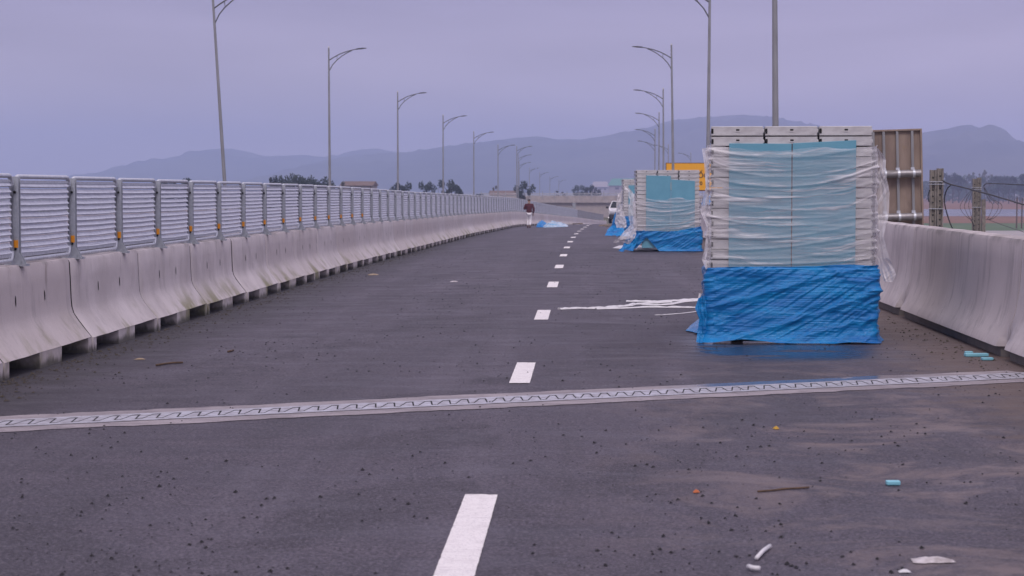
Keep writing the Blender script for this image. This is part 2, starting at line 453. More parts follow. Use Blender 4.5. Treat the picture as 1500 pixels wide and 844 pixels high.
so.rotation_euler = sd.to_track_quat('Z', 'Y').to_euler(); so.location = (20, -20, 40)
cam = bpy.data.cameras.new('camera'); co = bpy.data.objects.new('camera', cam); C.objects.link(co)
cam.lens = FP / 1500 * 36; cam.sensor_width = 36; cam.clip_start = .1; cam.clip_end = 20000
co.location = (0, 0, EYE); co.rotation_euler = (PI / 2 - PIT, 0, YAW)
cam.dof.use_dof = True; cam.dof.focus_distance = 22; cam.dof.aperture_fstop = 6.3
sc = bpy.context.scene; sc.camera = co
sc.view_settings.view_transform = 'Standard'; sc.view_settings.look = 'None'
sc.view_settings.exposure = 0; sc.view_settings.gamma = 1; sc.view_settings.use_curve_mapping = False
sc.cycles.max_bounces = 8; sc.cycles.transparent_max_bounces = 24; sc.cycles.volume_bounces = 1
sc.cycles.use_denoising = True

# ------------------------------------------------------------------ setting: land, road, deck
LAND = EYE - 6.0
def sheet(name, pts, z, m, kind='structure'):
    b = MB(); n = len(b.v); b.v += [(x, y, z) for x, y in pts]; b.f.append(tuple(range(len(pts)))); b.mi.append(0)
    o = b.build(name, m); return tag(o, kind=kind)
sheet('ground', [(-2600, -320), (2600, -320), (2600, 4280), (-2600, 4280)], LAND, M['land'])
def strip(name, s0, s1, m, dz, x0=18, x1=900, skew=0.0):
    sheet(name, [(x0, s0), (x1, s0 + skew), (x1, s1 + skew), (x0, s1)], LAND + dz, m)
strip('pavement', 150, 286, M['pavement'], .02)
strip('verge', 286, 345, M['grass'], .03, skew=-20)
strip('field', 345, 2200, M['soil'], .04)
strip('canal', 432, 570, M['canal'], .06, skew=-60)
strip('far_road', 1350, 1800, M['pavement'], .08)
def along(name, o0, o1, s0, s1, step, h, m, kind='structure', parent=None):
    P = []
    s = s0
    while s <= s1 + 1e-6:
        P.append([road(s, o0 + (o1 - o0) * j / 40, h) for j in range(41)]); s += step
    b = MB(); b.grid(P); o = b.build(name, m, parent, smooth=True)
    if kind: tag(o, kind=kind)
    return o
along('road', -15.2, 4.55, -12, 352, 2.0, 0, M['asphalt'])
b = MB(); rings = []
for i in range(0, 60):
    s = -12 + i * 5.0
    rings.append([road(s, 4.6, -.22), road(s, 4.6, -.45), road(s, 2, -1.4), road(s, -12, -1.4), road(s, -15.3, -.45), road(s, -15.3, -.22)])
b.loft(rings); tag(b.build('bridge_deck', M['girder']), kind='structure')

# lane dashes
b0 = None
n = 0; s = 8.2
while s < 150:
    e = 10.5 + 8 * n; st = e - (2.3 if n == 0 else 1.95)
    P = []
    for i in range(61):
        q = st + (e - st) * i / 60
        j1, j2 = .003 * fbm(q * 11, n, 1, 4), .003 * fbm(q * 11, n, 9, 4)
        P.append([road(q + (.03 * fbm(c_ * 9, n, i // 59, 3) if i in (0, 60) else 0), -.54 - .085 + j1 + (.17 + j2 - j1) * c_, .005) for c_ in [k_ / 8 for k_ in range(9)]])
    b = MB(); b.grid(P); o = b.build('lane_dash', M['paint'])
    lab = ('%s white lane dash counted from the camera' % ORD[n + 1]) if n < 12 else 'tiny far white lane dash on the crest of the road'
    if n == 0: lab = 'longest white lane dash, nearest the camera and cut by the photo edge'
    if n == 1: lab = 'second white lane dash, lying just beyond the steel expansion joint'
    tag(o, lab, 'road marking', 'white dashes of the lane line')
    n += 1; s = st + 8

# expansion joint
ja, jb = on_road(0, 622), on_road(1500, 551)
jd = (jb - ja); jd.z = 0; L = jd.length; jd.normalize(); jn = Vector((-jd.y, jd.x, 0))
def jp(u, v, h): return Vector((ja.x, ja.y, 0)) + jd * u + jn * v + Vector((0, 0, h))
u0, u1 = (-5.6 - ja.x) / jd.x, (3.88 - ja.x) / jd.x
jt = thing('expansion_joint', 'pale concrete band with toothed steel expansion joint crossing the whole road', 'expansion joint')
b = MB(); P = []
for i in range(401):
    u = u0 + (u1 - u0) * i / 400
    P.append([jp(u, -.46 + .05 * fbm(u * 1.3, 1) + .03 * nz(u * 7, 2), .004), jp(u, -.1, .005), jp(u, .1, .005), jp(u, .47 + .05 * fbm(u * 1.3, 5) + .03 * nz(u * 7, 8), .004)])
b.grid(P); b.build('concrete_band', M['band'], jt)
b = MB(); b.quad(jp(u0, -.17, .0065), jp(u1, -.17, .0065), jp(u1, .18, .0065), jp(u0, .18, .0065)); b.build('joint_gap', M['dark'], jt)
per = .147; line = []
def jw(u, w_, h): return Vector((ja.x, ja.y, 0)) + jd * u + Vector((0, w_, h))
u = u0
while u < u1 - per:
    line += [(u + per * .0, -.12), (u + per * .28, -.12), (u + per * .46, .12), (u + per * .80, .12)]; u += per
off = []
for i, (a, c) in enumerate(line):
    p0, p1, p2 = [Vector(line[max(0, min(len(line) - 1, i + k))]) for k in (-1, 0, 1)]
    d = ((p1 - p0).normalized() if i else Vector((1, 0))) + ((p2 - p1).normalized() if i < len(line) - 1 else Vector((1, 0)))
    d.normalize(); off.append(Vector((-d.y, d.x)) * .007)
for sg in (1, -1):
    b = MB()
    for i in range(len(line) - 1):
        A = Vector(line[i]) + off[i] * sg; B_ = Vector(line[i + 1]) + off[i + 1] * sg
        if sg > 0: A.y += .03 * (line[i][1] > 0); B_.y += .03 * (line[i + 1][1] > 0)
        else: A.y -= .014 * (line[i][1] < 0); B_.y -= .014 * (line[i + 1][1] < 0)
        ea, eb = line[i][0], line[i + 1][0]
        b.quad(jw(A.x, A.y, .0085), jw(B_.x, B_.y, .0085), jw(eb, .24 * sg, .0085), jw(ea, .24 * sg, .0085))
    b.build('steel_comb', M['joint_steel'], jt)

# ------------------------------------------------------------------ left row of barrier units
UL = 3.05
def barrier_mesh():
    prof = [(0, .14), (.012, .155), (.075, .235), (.14, .32), (.178, .38), (.196, .44), (.203, .52), (.21, .72), (.217, .88), (.232, .908), (.25, .915)]
    W = .62
    sec = prof + [(W - x, z) for x, z in reversed(prof)]
    b = MB(); n = 14; rings = []
    g = .028
    for i in [0] + list(range(n + 1)) + [n]:
        y = g + (UL - 2 * g) * i / n
        if 0 < len(rings) < 2: y += .022
        if len(rings) == n + 1: y -= .022
        ins = .012 if len(rings) in (0, n + 2) else 0.0
        rings.append([(-(x + (ins if x < W / 2 else -ins)), y, z + (.004 * nz(y * 2, z * 5) if 0 < z < .92 else 0)) for x, z in sec])
    b.loft(rings); b.mi[-1] = b.mi[-2] = 2      # end faces coloured dark: joint dirt plus the shade of the gap
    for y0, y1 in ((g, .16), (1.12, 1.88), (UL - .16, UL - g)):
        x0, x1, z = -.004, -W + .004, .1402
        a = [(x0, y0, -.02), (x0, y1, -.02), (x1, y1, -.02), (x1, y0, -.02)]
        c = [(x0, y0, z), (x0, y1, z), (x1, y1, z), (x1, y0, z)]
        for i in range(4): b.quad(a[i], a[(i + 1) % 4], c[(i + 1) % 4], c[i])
    b.box((-.31, UL / 2, .07), (.05, UL - .1, .139), 1)  # core added in dark colour for the shade inside the foot openings
    for y in (1.08, 2.05):           # lifting slots: dark vertical lens shapes
        ring = []
        for k in range(10):
            t = 2 * PI * k / 10
            zz = .60 + .05 * math.sin(t); x = .203 + (.21 - .203) * (zz - .52) / .2
            ring.append((-x + .004, y + .016 * math.cos(t), zz))
        m = len(b.v); b.v += ring; b.f.append(tuple(range(m, m + 10))); b.mi.append(1)
    o = b.build('concrete_barrier', [M['jersey'], M['dark'], M['joint_dark']], auto=35)
    return o
proto = barrier_mesh()
LS = 19.8 - UL * 2
k = 0; s = LS
look = {2: 'yellow moss on its centre foot', 3: 'a brownish stain down its face', 1: 'a clean pale face', 5: 'greenish streaks at its foot'}
while s < 268:
    o = proto if k == 0 else proto.copy()
    if k: C.objects.link(o)
    mid = s + UL / 2
    o.location = road(s, -4.85 + .012 * nz(k * 3.3, 1), 0); o.rotation_euler = (pitch(mid), 0, heading(mid) + R(.22 * nz(k * 2.1, 7)))
    if k < 18:
        lab = '%s grey concrete barrier unit from the left photo edge' % ORD[k + 1]
        if k == 0: lab = 'grey concrete barrier unit cut off by the left photo edge'
    elif s < 100: lab = 'small distant concrete barrier unit in the left row, before the walking man'
    else: lab = 'tiny far concrete barrier unit in the curve beyond the walking man'
    tag(o, lab, 'road barrier', 'concrete barrier units in the left row')
    s += UL; k += 1

# ------------------------------------------------------------------ mesh fence on the barriers
fence = thing('mesh_fence', 'galvanised anti-glare mesh fence standing on the left concrete barriers', 'fence')
SP = 2.02; F0 = 18.1 - SP * 2
def frame_mb():
    L = SP - .13; z0, z1, r = .985, 1.745, .085
    pts = []
    for cx, cz, a0 in ((L - r, z1 - r, 0), (r, z1 - r, 90), (r, z0 + r, 180), (L - r, z0 + r, 270)):
        for q in range(5):
            a = R(a0 + q * 22.5); pts.append((0, cx + r * math.cos(a), cz + r * math.sin(a)))
    pts.append(pts[0]); pts.append(pts[1])
    b = MB(); b.tube(pts, .021, 8, False)
    b.box((0, L / 2, z1 - .045), (.012, L - .06, .022)); b.box((0, L / 2, z0 + .055), (.012, L - .06, .05))
    return b
def mesh_mb():
    L = SP - .13; b = MB(); rows = 12; z0, z1 = 1.045, 1.70; p = (z1 - z0) / rows; n = 63
    for i in range(rows):
        zc = z0 + p * (i + .5); P = [[], [], []]
        jit = .004 * nz(i * 3.7, 2.2)
        for j in range(n * 2 + 1):
            y = .035 + (L - .07) * j / (n * 2); tri = (j % 2) * 2 - 1
            wob = .004 * nz(y * 1.7, i * 1.9) - .004 * math.sin(PI * y / L)
            P[0].append((-.018 + .0035 * tri, y, zc - p * .56 + jit + wob))
            P[1].append((.014 + .0035 * tri, y, zc - p * .33 + .002 * tri + jit + wob))
            P[2].append((-.016 + .0035 * tri, y, zc + p * .36 - .002 * tri + jit + wob))
        b.grid(P)
    return b
def post_mb():
    b = MB()
    b.box((0, -.028, 1.34), (.066, .012, .8)); b.box((0, .028, 1.34), (.066, .012, .8)); b.box((0, 0, 1.34), (.012, .044, .8))
    b.box((0, 0, .945), (.2, .13, .02))
    for y in (-.03, .03):
        b.loft([[(-.085, y - .005, .955), (.085, y - .005, .955), (.03, y - .005, 1.06), (-.03, y - .005, 1.06)],
                [(-.085, y + .005, .955), (.085, y + .005, .955), (.03, y + .005, 1.06), (-.03, y + .005, 1.06)]])
    for x in (-.07, .07): b.tube([(x, -.045, .955), (x, -.045, .985)], .012, 6)
    for z in (1.09, 1.6): b.tube([(0, -.033, z), (0, -.048, z)], .014, 6, mi=1)
    return b
pm, fm, lm, rm_ = None, None, None, None
s = F0; first = True; nf = 0
TOPX = -5.14
while s < 222 and nf < 98:
    mid = s + SP / 2
    rot = (pitch(mid), 0, heading(mid))
    if first:
        po = post_mb().build('post', [M['fence_steel'], M['dark']], fence)
        rb = MB(); rb.box((0, -.0365, 1.09 + .045), (.052, .005, .068)); re = rb.build('reflector', M['orange'], po)
        fr = frame_mb().build('fence_panel', M['galv'], fence, auto=50)
        me = mesh_mb().build('mesh_infill', M['louvre'], fr)
        first = False; P4 = (po, re, fr, me); a, c, d, e = P4
    else:
        a, c, d, e = [q.copy() for q in P4]
        for q in (a, d, e): C.objects.link(q)
        a.parent = fence; d.parent = fence; e.parent = d
        if nf < 17: C.objects.link(c); c.parent = a
        else: bpy.data.objects.remove(c)
    a.location = road(s, TOPX + .022, -.03); a.rotation_euler = rot
    d.location = road(s + .065, TOPX, -.035); d.rotation_euler = rot
    d.rotation_euler.x += R(.25 * nz(s, 3)); 
    s += SP; nf += 1
P = MB()
while s < 264:                      # the farthest panels, past a hundred: one part
    for k2 in range(14):
        za, zb = 1.0 + k2 * .05, 1.0 + k2 * .05 + .044
        P.quad(road(s, TOPX + .01, za), road(s + SP - .1, TOPX + .01, za), road(s + SP - .1, TOPX - .02, zb), road(s, TOPX - .02, zb))
    P.tube([road(s, TOPX, .9), road(s, TOPX, 1.71)], .04, 6); P.tube([road(s, TOPX, 1.71), road(s + SP, TOPX, 1.71)], .02, 6)
    s += SP
tag(P.build('fence_panel', M['lamp_grey'], fence), kind='stuff')

# ------------------------------------------------------------------ right parapet
def parapet(name, o_in, sgn, s0, s1, seg, label, m, notch=True):
    """cast parapet whose traffic face is at offset o_in; sgn +1 if its body lies to the right"""
    t = thing(name, label, 'parapet')
    prof = [(.055, -.02), (.055, .095), (0, .1), (.014, .14), (.05, .2), (.1, .3), (.14, .42), (.165, .55), (.18, .7), (.19, .9), (.198, 1.08), (.215, 1.115), (.25, 1.125),
            (.40, 1.125), (.43, 1.10), (.44, .6), (.45, -.5)]
    s = s0
    while s < s1:
        b = MB(); rings = []
        n = 26 if s < 60 else 8
        sta = [0, .02, .13, .2] + [.2 + (seg - .4) * i / n for i in range(1, n)] + [seg - .2, seg - .13, seg - .02, seg]
        for d in sta:
            e = min(d, seg - d); q = s + .012 + d * (seg - .024) / seg
            pull = 0.0
            if notch: pull = .2 * min(1, max(0, (.2 - e) / .07))
            ring = []
            for x, z in prof:
                xx = x + (pull * max(0, 1 - z / .26) if z < .3 and x < .2 else 0)
                if .1 < z < 1.1 and x < .2: xx += .006 * fbm(q * .8, z * 2, 4, 3)
                ring.append(road(q, o_in + sgn * xx, z + (.006 * fbm(q * .9, 3) if z > 1 else 0)))
            rings.append(ring)
        b.loft(rings)
        m_ = len(prof); b.mi = [1 if (k < (len(rings) - 1) * m_ and k % m_ < 2) else 0 for k in range(len(b.f))]  # foot faces take the darker concrete in place of recess shade
        o = b.build('wall_section', [m, M['foot_shade']], t, auto=40)
        s += seg
    return t
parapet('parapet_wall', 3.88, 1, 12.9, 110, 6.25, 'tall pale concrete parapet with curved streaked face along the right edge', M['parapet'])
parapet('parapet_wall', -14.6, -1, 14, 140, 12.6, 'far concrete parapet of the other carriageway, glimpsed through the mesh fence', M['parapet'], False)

# ------------------------------------------------------------------ street lamps
def make_lamp():
    t = thing('street_lamp', 'x', 'street lamp', (0, 0, 0), 0, 'street lamps along both edges of the bridge')
    b = MB(); H = 8.8
    b.tube([(0, 0, .0), (0, 0, 3), (0, 0, 6), (0, 0, H)], [.075, .065, .053, .042], 12)
    b.box((0, 0, .015), (.34, .34, .03)); b.build('pole', M['lamp_grey'], t, auto=50)
    b = MB(); b.tube([(0, 0, H + .002), (0, 0, H + .06)], [.05, .03], 10); b.build('cap', M['white_plastic'], t)
    b = MB()
    up = [(0, H - .66), (.25, H - .50), (.55, H - .34), (.9, H - .21), (1.3, H - .11), (1.55, H - .075)]
    lo = [(0, H - 1.23), (.2, H - .88), (.42, H - .64), (.7, H - .42), (.95, H - .27), (1.2, H - .155)]
    b.tube([(x, 0, z) for x, z in up], [.026, .026, .025, .024, .022, .022], 8)
    b.tube([(x, 0, z) for x, z in lo], .022, 8)
    b.tube([(.44, 0, H - .62), (.42, 0, H - .4)], .014, 6)
    b.build('arm', M['arm_dark'], t, auto=60)
    b = MB()
    secs = [(1.42, .03, .03), (1.5, .075, .05), (1.72, .1, .052), (1.9, .09, .03), (1.97, .04, .012)]
    rings = []
    for x, wy, hz in secs:
        zc = H - .09 + (x - 1.42) * .09
        rings.append([(x, wy * math.cos(a), zc + hz * (math.sin(a) if math.sin(a) > 0 else .5 * math.sin(a))) for a in [2 * PI * q / 10 for q in range(10)]])
    b.loft(rings); b.build('lamp_head', M['lamp_dark'], t, auto=50)
    return t
lamp0 = make_lamp(); used = False
def lamp(px, ytop, s, side, label, lean=0.0, sink=0.0, rzj=0.0):
    """side -1: left lamps reach right over the road; +1: right lamps reach left"""
    global used
    o = copy_tree(lamp0) if used else lamp0; used = True
    p = at(px, ytop, s)
    o.location = (p.x - 8.8 * math.tan(lean), p.y, p.z - 8.8)
    o.rotation_euler = (0, lean, (heading(min(s, 230)) + rzj) if side < 0 else PI + heading(min(s, 230)) + rzj)
    if side > 0: o.rotation_euler[1] = -lean
    o['label'] = label
    return o
lamp(311, -14, 75, -1, 'leftmost street lamp, tallest on the left, arm leaving the photo top', R(-3.3))
lamp(481.5, 70, 105, -1, 'second street lamp from the left, behind the mesh fence', R(-.2))
lamp(582.5, 135, 135, -1, 'third street lamp from the left, with its arm over faint hills')
lamp(649, 169, 165, -1, 'fourth street lamp from the left')
lamp(694, 193, 196, -1, 'fifth street lamp from the left')
lamp(729.5, 212, 227, -1, 'sixth street lamp from the left, faint with a short arm')
lamp(757, 214, 257, -1, 'tallest of the three overlapping lamps above the walking man')
lamp(759, 226.5, 292, -1, 'middle of the three overlapping lamps above the walking man')
lamp(760.5, 237.5, 330, -1, 'lowest of the three overlapping lamps above the walking man')
lamp(775.5, 246, 400, -1, 'hazy far lamp just right of the overlapping lamps')
lamp(790.5, 252.5, 430, -1, 'hazy far lamp standing above the middle of the overpass')
lamp(805.5, 258.5, 470, -1, 'very faint far lamp right of the bushy tree by the overpass')
lamp(818.5, 263.5, 540, -1, 'last faint lamp before the overpass bends out of sight')
lamp(1133.5, -235, 42, 1, 'thick lamp pole rising behind the nearest wrapped stack', R(-.7))
lamp(1040, -24, 72, 1, 'lamp pole just left of the nearest stack, arm cut by photo top', R(.4))
lamp(983.5, 66, 102, 1, 'complete tall lamp on the right rising in front of the yellow sign', R(-1.0))
lamp(971.5, 130.5, 134, 1, 'second complete lamp in the right row, head below the tall one', R(-.4))
lamp(965.5, 165, 166, 1, 'third complete lamp in the right row above the middle stack')
lamp(959.5, 189, 196, 1, 'fourth complete lamp in the right row above the middle stack')
lamp(959.3, 206, 230, 1, 'lowest lamp of the right row on the left of the yellow sign')
lamp(979, 212, 262, 1, 'faint far lamp partly hidden by taller poles above the yellow sign')
lamp(1012, 224, 305, 1, 'faint farthest lamp directly above the yellow sign')

# ------------------------------------------------------------------ stacks of panels with boards, film and tarp
PW, PH, PL = .553, .106, 3.6
def panel_proto():
    t = thing('barrier_panel', 'x', 'panel', group='grey panels lying in the wrapped stacks')
    hw = PW / 2 - .004; h = PH - .008
    sec = [(-hw, 0), (hw - .012, 0), (hw - .012, h * .28), (hw, h * .36), (hw, h * .64), (hw - .012, h * .72), (hw - .012, h), (-hw, h),
           (-hw, h * .72), (-hw + .02, h * .62), (-hw + .02, h * .38), (-hw, h * .28)]
    b = MB(); b.loft([[(x, .012, z) for x, z in sec], [(x, PL, z) for x, z in sec]]); b.build('shell', M['panel'], t, bevel=.002)
    b = MB(); b.loft([[(x * .985, y, .004 + z * .93) for x, z in sec] for y in (-.006, .014)])
    b.box((0, -.0075, h * .46), (.05, .006, .018))
    c = b.build('end_cap', M['panel_cap'], t, bevel=.002)
    b = MB(); b.box((0, -.0085, h * .62), (.034, .008, .016)); b.box((-hw + .014, -.0085, h * .5), (.02, .006, .05)); b.build('socket', M['dark'], c)
    return t
pan0 = panel_proto(); pused = False
def put_panel(stack, col, row_z, label):
    global pused
    o = copy_tree(pan0) if pused else pan0; pused = True
    m = stack['m']
    o.location = m @ Vector(((col - 1) * PW + random.uniform(-.004, .004), random.uniform(-.006, .006), row_z))
    o.rotation_euler = (0, 0, stack['rz'] + R(random.uniform(-.12, .12)))
    o['label'] = label
def stack_at(s, cx, rz, base=0.0):
    p = Vector((cx, s, EYE - G(s)))
    return dict(m=Matrix.Translation(p) @ Matrix.Rotation(rz, 4, 'Z'), rz=rz, p=p)
def place(o, st):
    o.location = st['p']; o.rotation_euler = (0, 0, st['rz']); return o
def wrap(hw, yf, ls, z0, z1, nf, ns, nv, disp, z0f=None, z1f=None):
    """sheet wrapped round left side, front and right side of a stack; disp(u, z, part) is the outward offset"""
    path = []; r = .045
    for i in range(ns): path.append((Vector((-hw, ls * (1 - i / ns) + r, 0)), Vector((-1, 0, 0))))
    for q in range(4):
        a = R(180 + 22.5 * q + 11); path.append((Vector((-hw + r + r * math.cos(a), yf + r + r * math.sin(a), 0)), Vector((math.cos(a), math.sin(a), 0))))
    for i in range(nf + 1): path.append((Vector((-hw + r + (2 * hw - 2 * r) * i / nf, yf, 0)), Vector((0, -1, 0))))
    for q in range(4):
        a = R(270 + 22.5 * q + 11); path.append((Vector((hw - r + r * math.cos(a), yf + r + r * math.sin(a), 0)), Vector((math.cos(a), math.sin(a), 0))))
    for i in range(1, ns + 1): path.append((Vector((hw, ls * i / ns + r, 0)), Vector((1, 0, 0))))
    acc = 0; us = [0]
    for i in range(1, len(path)):
        acc += (path[i][0] - path[i - 1][0]).length; us.append(acc)
    P = []
    for j in range(nv + 1):
        row = []
        for (p, n), u in zip(path, us):
            a = z0f(p, u) if z0f else z0; c = z1f(p, u) if z1f else z1
            z = a + (c - a) * j / nv
            row.append(p + n * disp(p, u, z, n) + Vector((0, 0, z)))
        P.append(row)
    return P
def ridge(x): return 1 - min(1, abs(x) * 2.2)
def tarp_disp(seed, amp=1.0, ztop=.8, flare=.05, seam=None):
    def d(p, u, z, n):
        side = abs(n.x)
        a = u * .5 + .2 * nz(u * 1.1, z * 2, seed)
        mk = .35 + .65 * max(0, min(1, .5 + 1.6 * nz(u * 1.1, z * 2.6, seed + 40)))
        f = .010 * mk * ridge(fbm(a * .8 + z * .6, z * 8 - u * (.9 + 1.5 * p.x), seed, 3)) + .006 * mk * ridge(fbm(a * 1.4 - z * .5, z * 19 + a * 3.0, seed + 5, 3))
        f += .030 * max(0, ridge(nz(a * .55 + 2, z * 3.6 - u * 1.1, seed + 50)) - .45) + .022 * max(0, ridge(nz(u * .5 + 7, z * 3.0 + u * 1.7, seed + 60)) - .5)
        f += .07 * max(0, 1 - z / (.22 * ztop)) ** 1.5 * max(0, .45 + 1.1 * nz(u * 2.3, 1, seed + 70))
        f += .04 * fbm(u * 1.1, z * 2.4, seed + 9, 3) * .6
        c = max(0, 1 - abs(abs(p.x) - .83) / .2)
        f += .014 * c * ridge(fbm(u * 5, z * 9, seed + 3, 3))
        f += .010 * ridge(fbm(u * .5 + 3, z * 7.5 - u * (2.0 + .8 * p.x), seed + 14, 3)) + .007 * ridge(fbm(u * 1.1, z * 6 - u * 4.2, seed + 24, 4))
        f += flare * side * (.5 + .5 * nz(u * 3, z * 5, seed + 2)) * (.4 + .6 * math.sin(PI * min(1, z / ztop)))
        f *= amp
        f += .05 * max(0, 1 - z / .1) ** 2 * (.5 + nz(u * 4, 1, seed))
        if seam and n.y < -.9 and p.x < seam and z < .5 * ztop + .1 * nz(u, 1): f += .014
        if z > ztop - .03: f -= .02
        return .012 + max(-.005, f)
    return d
def film_disp(seed, folds):
    def d(p, u, z, n):
        f = .012 * ridge(fbm(u * .8, z * 14, seed, 3)) + .01 * nz(u * 2, z * 3, seed)
        xx = p.x / .86
        for (zc, sag, tilt, wd, am) in folds:
            zl = zc - sag * (1 - xx * xx) + tilt * xx
            f += am * math.exp(-((z - zl) / wd) ** 2) * (.6 + .5 * nz(u * 1.2, zc * 9, seed))
        if abs(n.x) > .5: f += .03 * (.5 + .5 * fbm(u * 3, z * 5, seed + 4, 3)) + .012 * ridge(nz(u * 2, z * 18, seed))
        return max(.002, f)
    return d
def loose(pts_w, seed, m, name, label, cat, amp=.03, group=None):
    """crumpled loose flap through rows of (left, right) points"""
    P = []
    n = len(pts_w); K = 8; NW = 16
    for i in range((n - 1) * K + 1):
        k, t = divmod(i, K); t /= K
        if k == n - 1: k, t = n - 2, 1.0
        t2 = t * t * (3 - 2 * t)
        a = Vector(pts_w[k][0]).lerp(Vector(pts_w[k + 1][0]), t2); c = Vector(pts_w[k][1]).lerp(Vector(pts_w[k + 1][1]), t2)
        row = []
        for j in range(NW + 1):
            q = a.lerp(c, j / NW); w_ = math.sin(PI * j / NW) * .6 + .4
            row.append(q + Vector((nz(q.x * 7, q.z * 7 + i * .1, seed), ridge(fbm(q.x * 6 + j * .15, q.z * 5, seed + 4, 2)) - .5, nz(q.z * 8, q.x * 8, seed + 8))) * amp * w_)
        P.append(row)
    b = MB(); b.grid(P); o = b.build(name, m, smooth=True)
    return tag(o, label, cat, group)
def ground_plastic(px_outline, seed, m, name, label, cat, hmax, group=None, fine=2.2):
    """crumpled sheet lying on the road; px_outline = rows of (left px, right px, y px, height)"""
    P = []
    for (xa, xb, y, hh) in px_outline:
        row = []
        A = on_road(xa, y); B_ = on_road(xb, y)
        for j in range(29):
            t = j / 28; q = A.lerp(B_, t)
            e = math.sin(PI * t) ** .6
            q.z = gz(q.x, q.y) + .012 + hh * e * (.65 + .35 * ridge(fbm(q.x * fine, q.y * fine * .7, seed, 3)) + .4 * fbm(q.x * fine * 2, q.y * fine, seed + 2, 2))
            row.append(q)
        P.append(row)
    D = []
    for i in range(len(P) - 1):
        for k in range(5):
            t = k / 5
            D.append([a.lerp(c, t) + Vector((0, 0, hmax * .25 * max(-.3, fbm(a.x * 5 + t, c.y * 4 + i, seed, 2)) * math.sin(PI * j / 28))) for j, (a, c) in enumerate(zip(P[i], P[i + 1]))])
    D.append(P[-1])
    b = MB(); b.grid(D); return tag(b.build(name, m, smooth=True), label, cat, group)

def build_stack(st, nm, nrow, top_cols, rows_l, rows_r, boards, ztarp, seed, folds, film_z, tarp_l, z0f=None, z1f=None, tflare=.03):
    base = .012
    for r in range(nrow):          # r = 0 is the top row
        z = base + (nrow - 1 - r) * PH
        cols = []
        if r < top_cols: cols = [0, 1, 2]
        else:
            if r < rows_l: cols.append(0)
            if r < rows_r: cols.append(2)
        for c in cols:
            if r < 2:
                lab = '%s panel end in the %s row of the %s stack' % (('left', 'middle', 'right')[c], ('top', 'second')[r], nm)
            else:
                lab = 'panel end under film at the %s edge of the %s stack, %s row down' % (('left', 'middle', 'right')[c], nm, ORD[r + 1])
            put_panel(st, c, z, lab)
    for (xa, xb, za, zta, ztb, lab, y0) in boards:
        b = MB()
        n = 8
        ring0 = []; 
        for y in (y0 - .024, y0):
            ring0.append([(xa, y, za), (xb, y, za), (xb, y, ztb), (xa, y, zta)])
        b.loft(ring0)
        o = b.build('foam_board', M['cyan'], bevel=.003); place(o, st)
        tag(o, lab, 'board', 'pale blue boards on the stack ends')
    P = wrap(.836, -.065, 1.6, film_z[0], film_z[1], 90, 14, 170, film_disp(seed, folds), z1f=film_z[2] if len(film_z) > 2 else None)
    b = MB(); b.grid(P); o = b.build('plastic_film', M['film'], smooth=True); place(o, st)
    tag(o, 'clear wrinkled stretch film wound round the %s stack' % nm, 'plastic film', 'films wrapped round the stacks')
    P = wrap(.845, -.085, 1.8, 0, ztarp, 190, 26, 110, tarp_disp(seed + 20, 1.0, ztarp, tflare, seam=0.0), z0f=z0f, z1f=z1f)
    b = MB(); b.grid(P); o = b.build('blue_tarp', M['tarp'], smooth=True); place(o, st)
    tag(o, tarp_l, 'tarp', 'blue tarps round the stacks')

# nearest stack
S1 = 21.0
st1 = stack_at(S1, 2.115, R(-3.3))
fold1 = [(2.02, .11, .03, .018, .03), (1.86, .15, .02, .014, .022), (1.77, .16, .05, .012, .03), (1.63, .13, .04, .014, .025), (1.5, .10, .06, .016, .018),
         (1.33, .12, .02, .012, .02), (1.2, .10, .09, .016, .03), (1.06, .06, .10, .014, .028), (.93, .05, .05, .016, .03), (.85, .03, .03, .014, .035), (1.42, .05, -.05, .012, .014)]
lx = lambda px: (px - 1156) * S1 / FP
build_stack(st1, 'nearest', 21, 2, 15, 15,
            [(lx(1065), -.006, .45, 2.055, 2.05, 'left pale blue board on the nearest stack, left of the dark seam', -.016),
             (.006, lx(1248), .45, 2.055, 2.085, 'right pale blue board on the nearest stack, right of the dark seam', -.021)],
            .80, 1, fold1, (.5, 2.0, lambda p, u: 1.99 + .035 * fbm(u * 2, 3, 1, 3) + .05 * (p.x / .86) ** 2), 'deep blue wrinkled tarp round the foot of the nearest stack',
            z0f=lambda p, u: .008 + .02 * max(0, nz(u * 2.2, 3, 3)) + (.035 * max(0, 1 - abs(p.x + .5) / .35) if p.y < 0 else 0), z1f=lambda p, u: .795 + .02 * p.x + .012 * fbm(u * 2, 1, 2, 3))
b = MB(); b.box((0, -.028, 1.4), (.017, .02, 1.3)); place(tag(b.build('seam_strip', M['seam']), 'dark upright strip between the two blue boards of the nearest stack', 'strip'), st1)  # dark strip added to draw the seam between the boards
b = MB()
for x in (-.55, 0, .55): b.box((x, .6, .004), (.12, 1.3, .012))
b.box((0, .06, .11), (1.6, .08, .2)); place(tag(b.build('gap_filler', M['gap_dark']), 'dark filler added for shade in the gap under the blue tarp of the nearest stack', 'timber'), st1)  # made-up filler, coloured dark so the gap under the tarp reads as shaded
def P1(x, y, z): return st1['m'] @ Vector((x, y, z))
rb = [[P1(.845, .02, 2.0), P1(.865, -.1, 2.0)], [P1(.85, .02, 1.9), P1(.95, -.1, 1.88)], [P1(.85, .02, 1.78), P1(.94, -.12, 1.76)], [P1(.85, .0, 1.62), P1(.985, -.1, 1.55)],
      [P1(.85, 0, 1.35), P1(.98, -.1, 1.3)], [P1(.86, 0, 1.1), P1(.93, -.12, 1.1)], [P1(.86, 0, .9), P1(.99, -.14, .88)], [P1(.9, -.02, .74), P1(1.05, -.12, .72)], [P1(.95, -.05, .64), P1(1.02, -.1, .64)]]
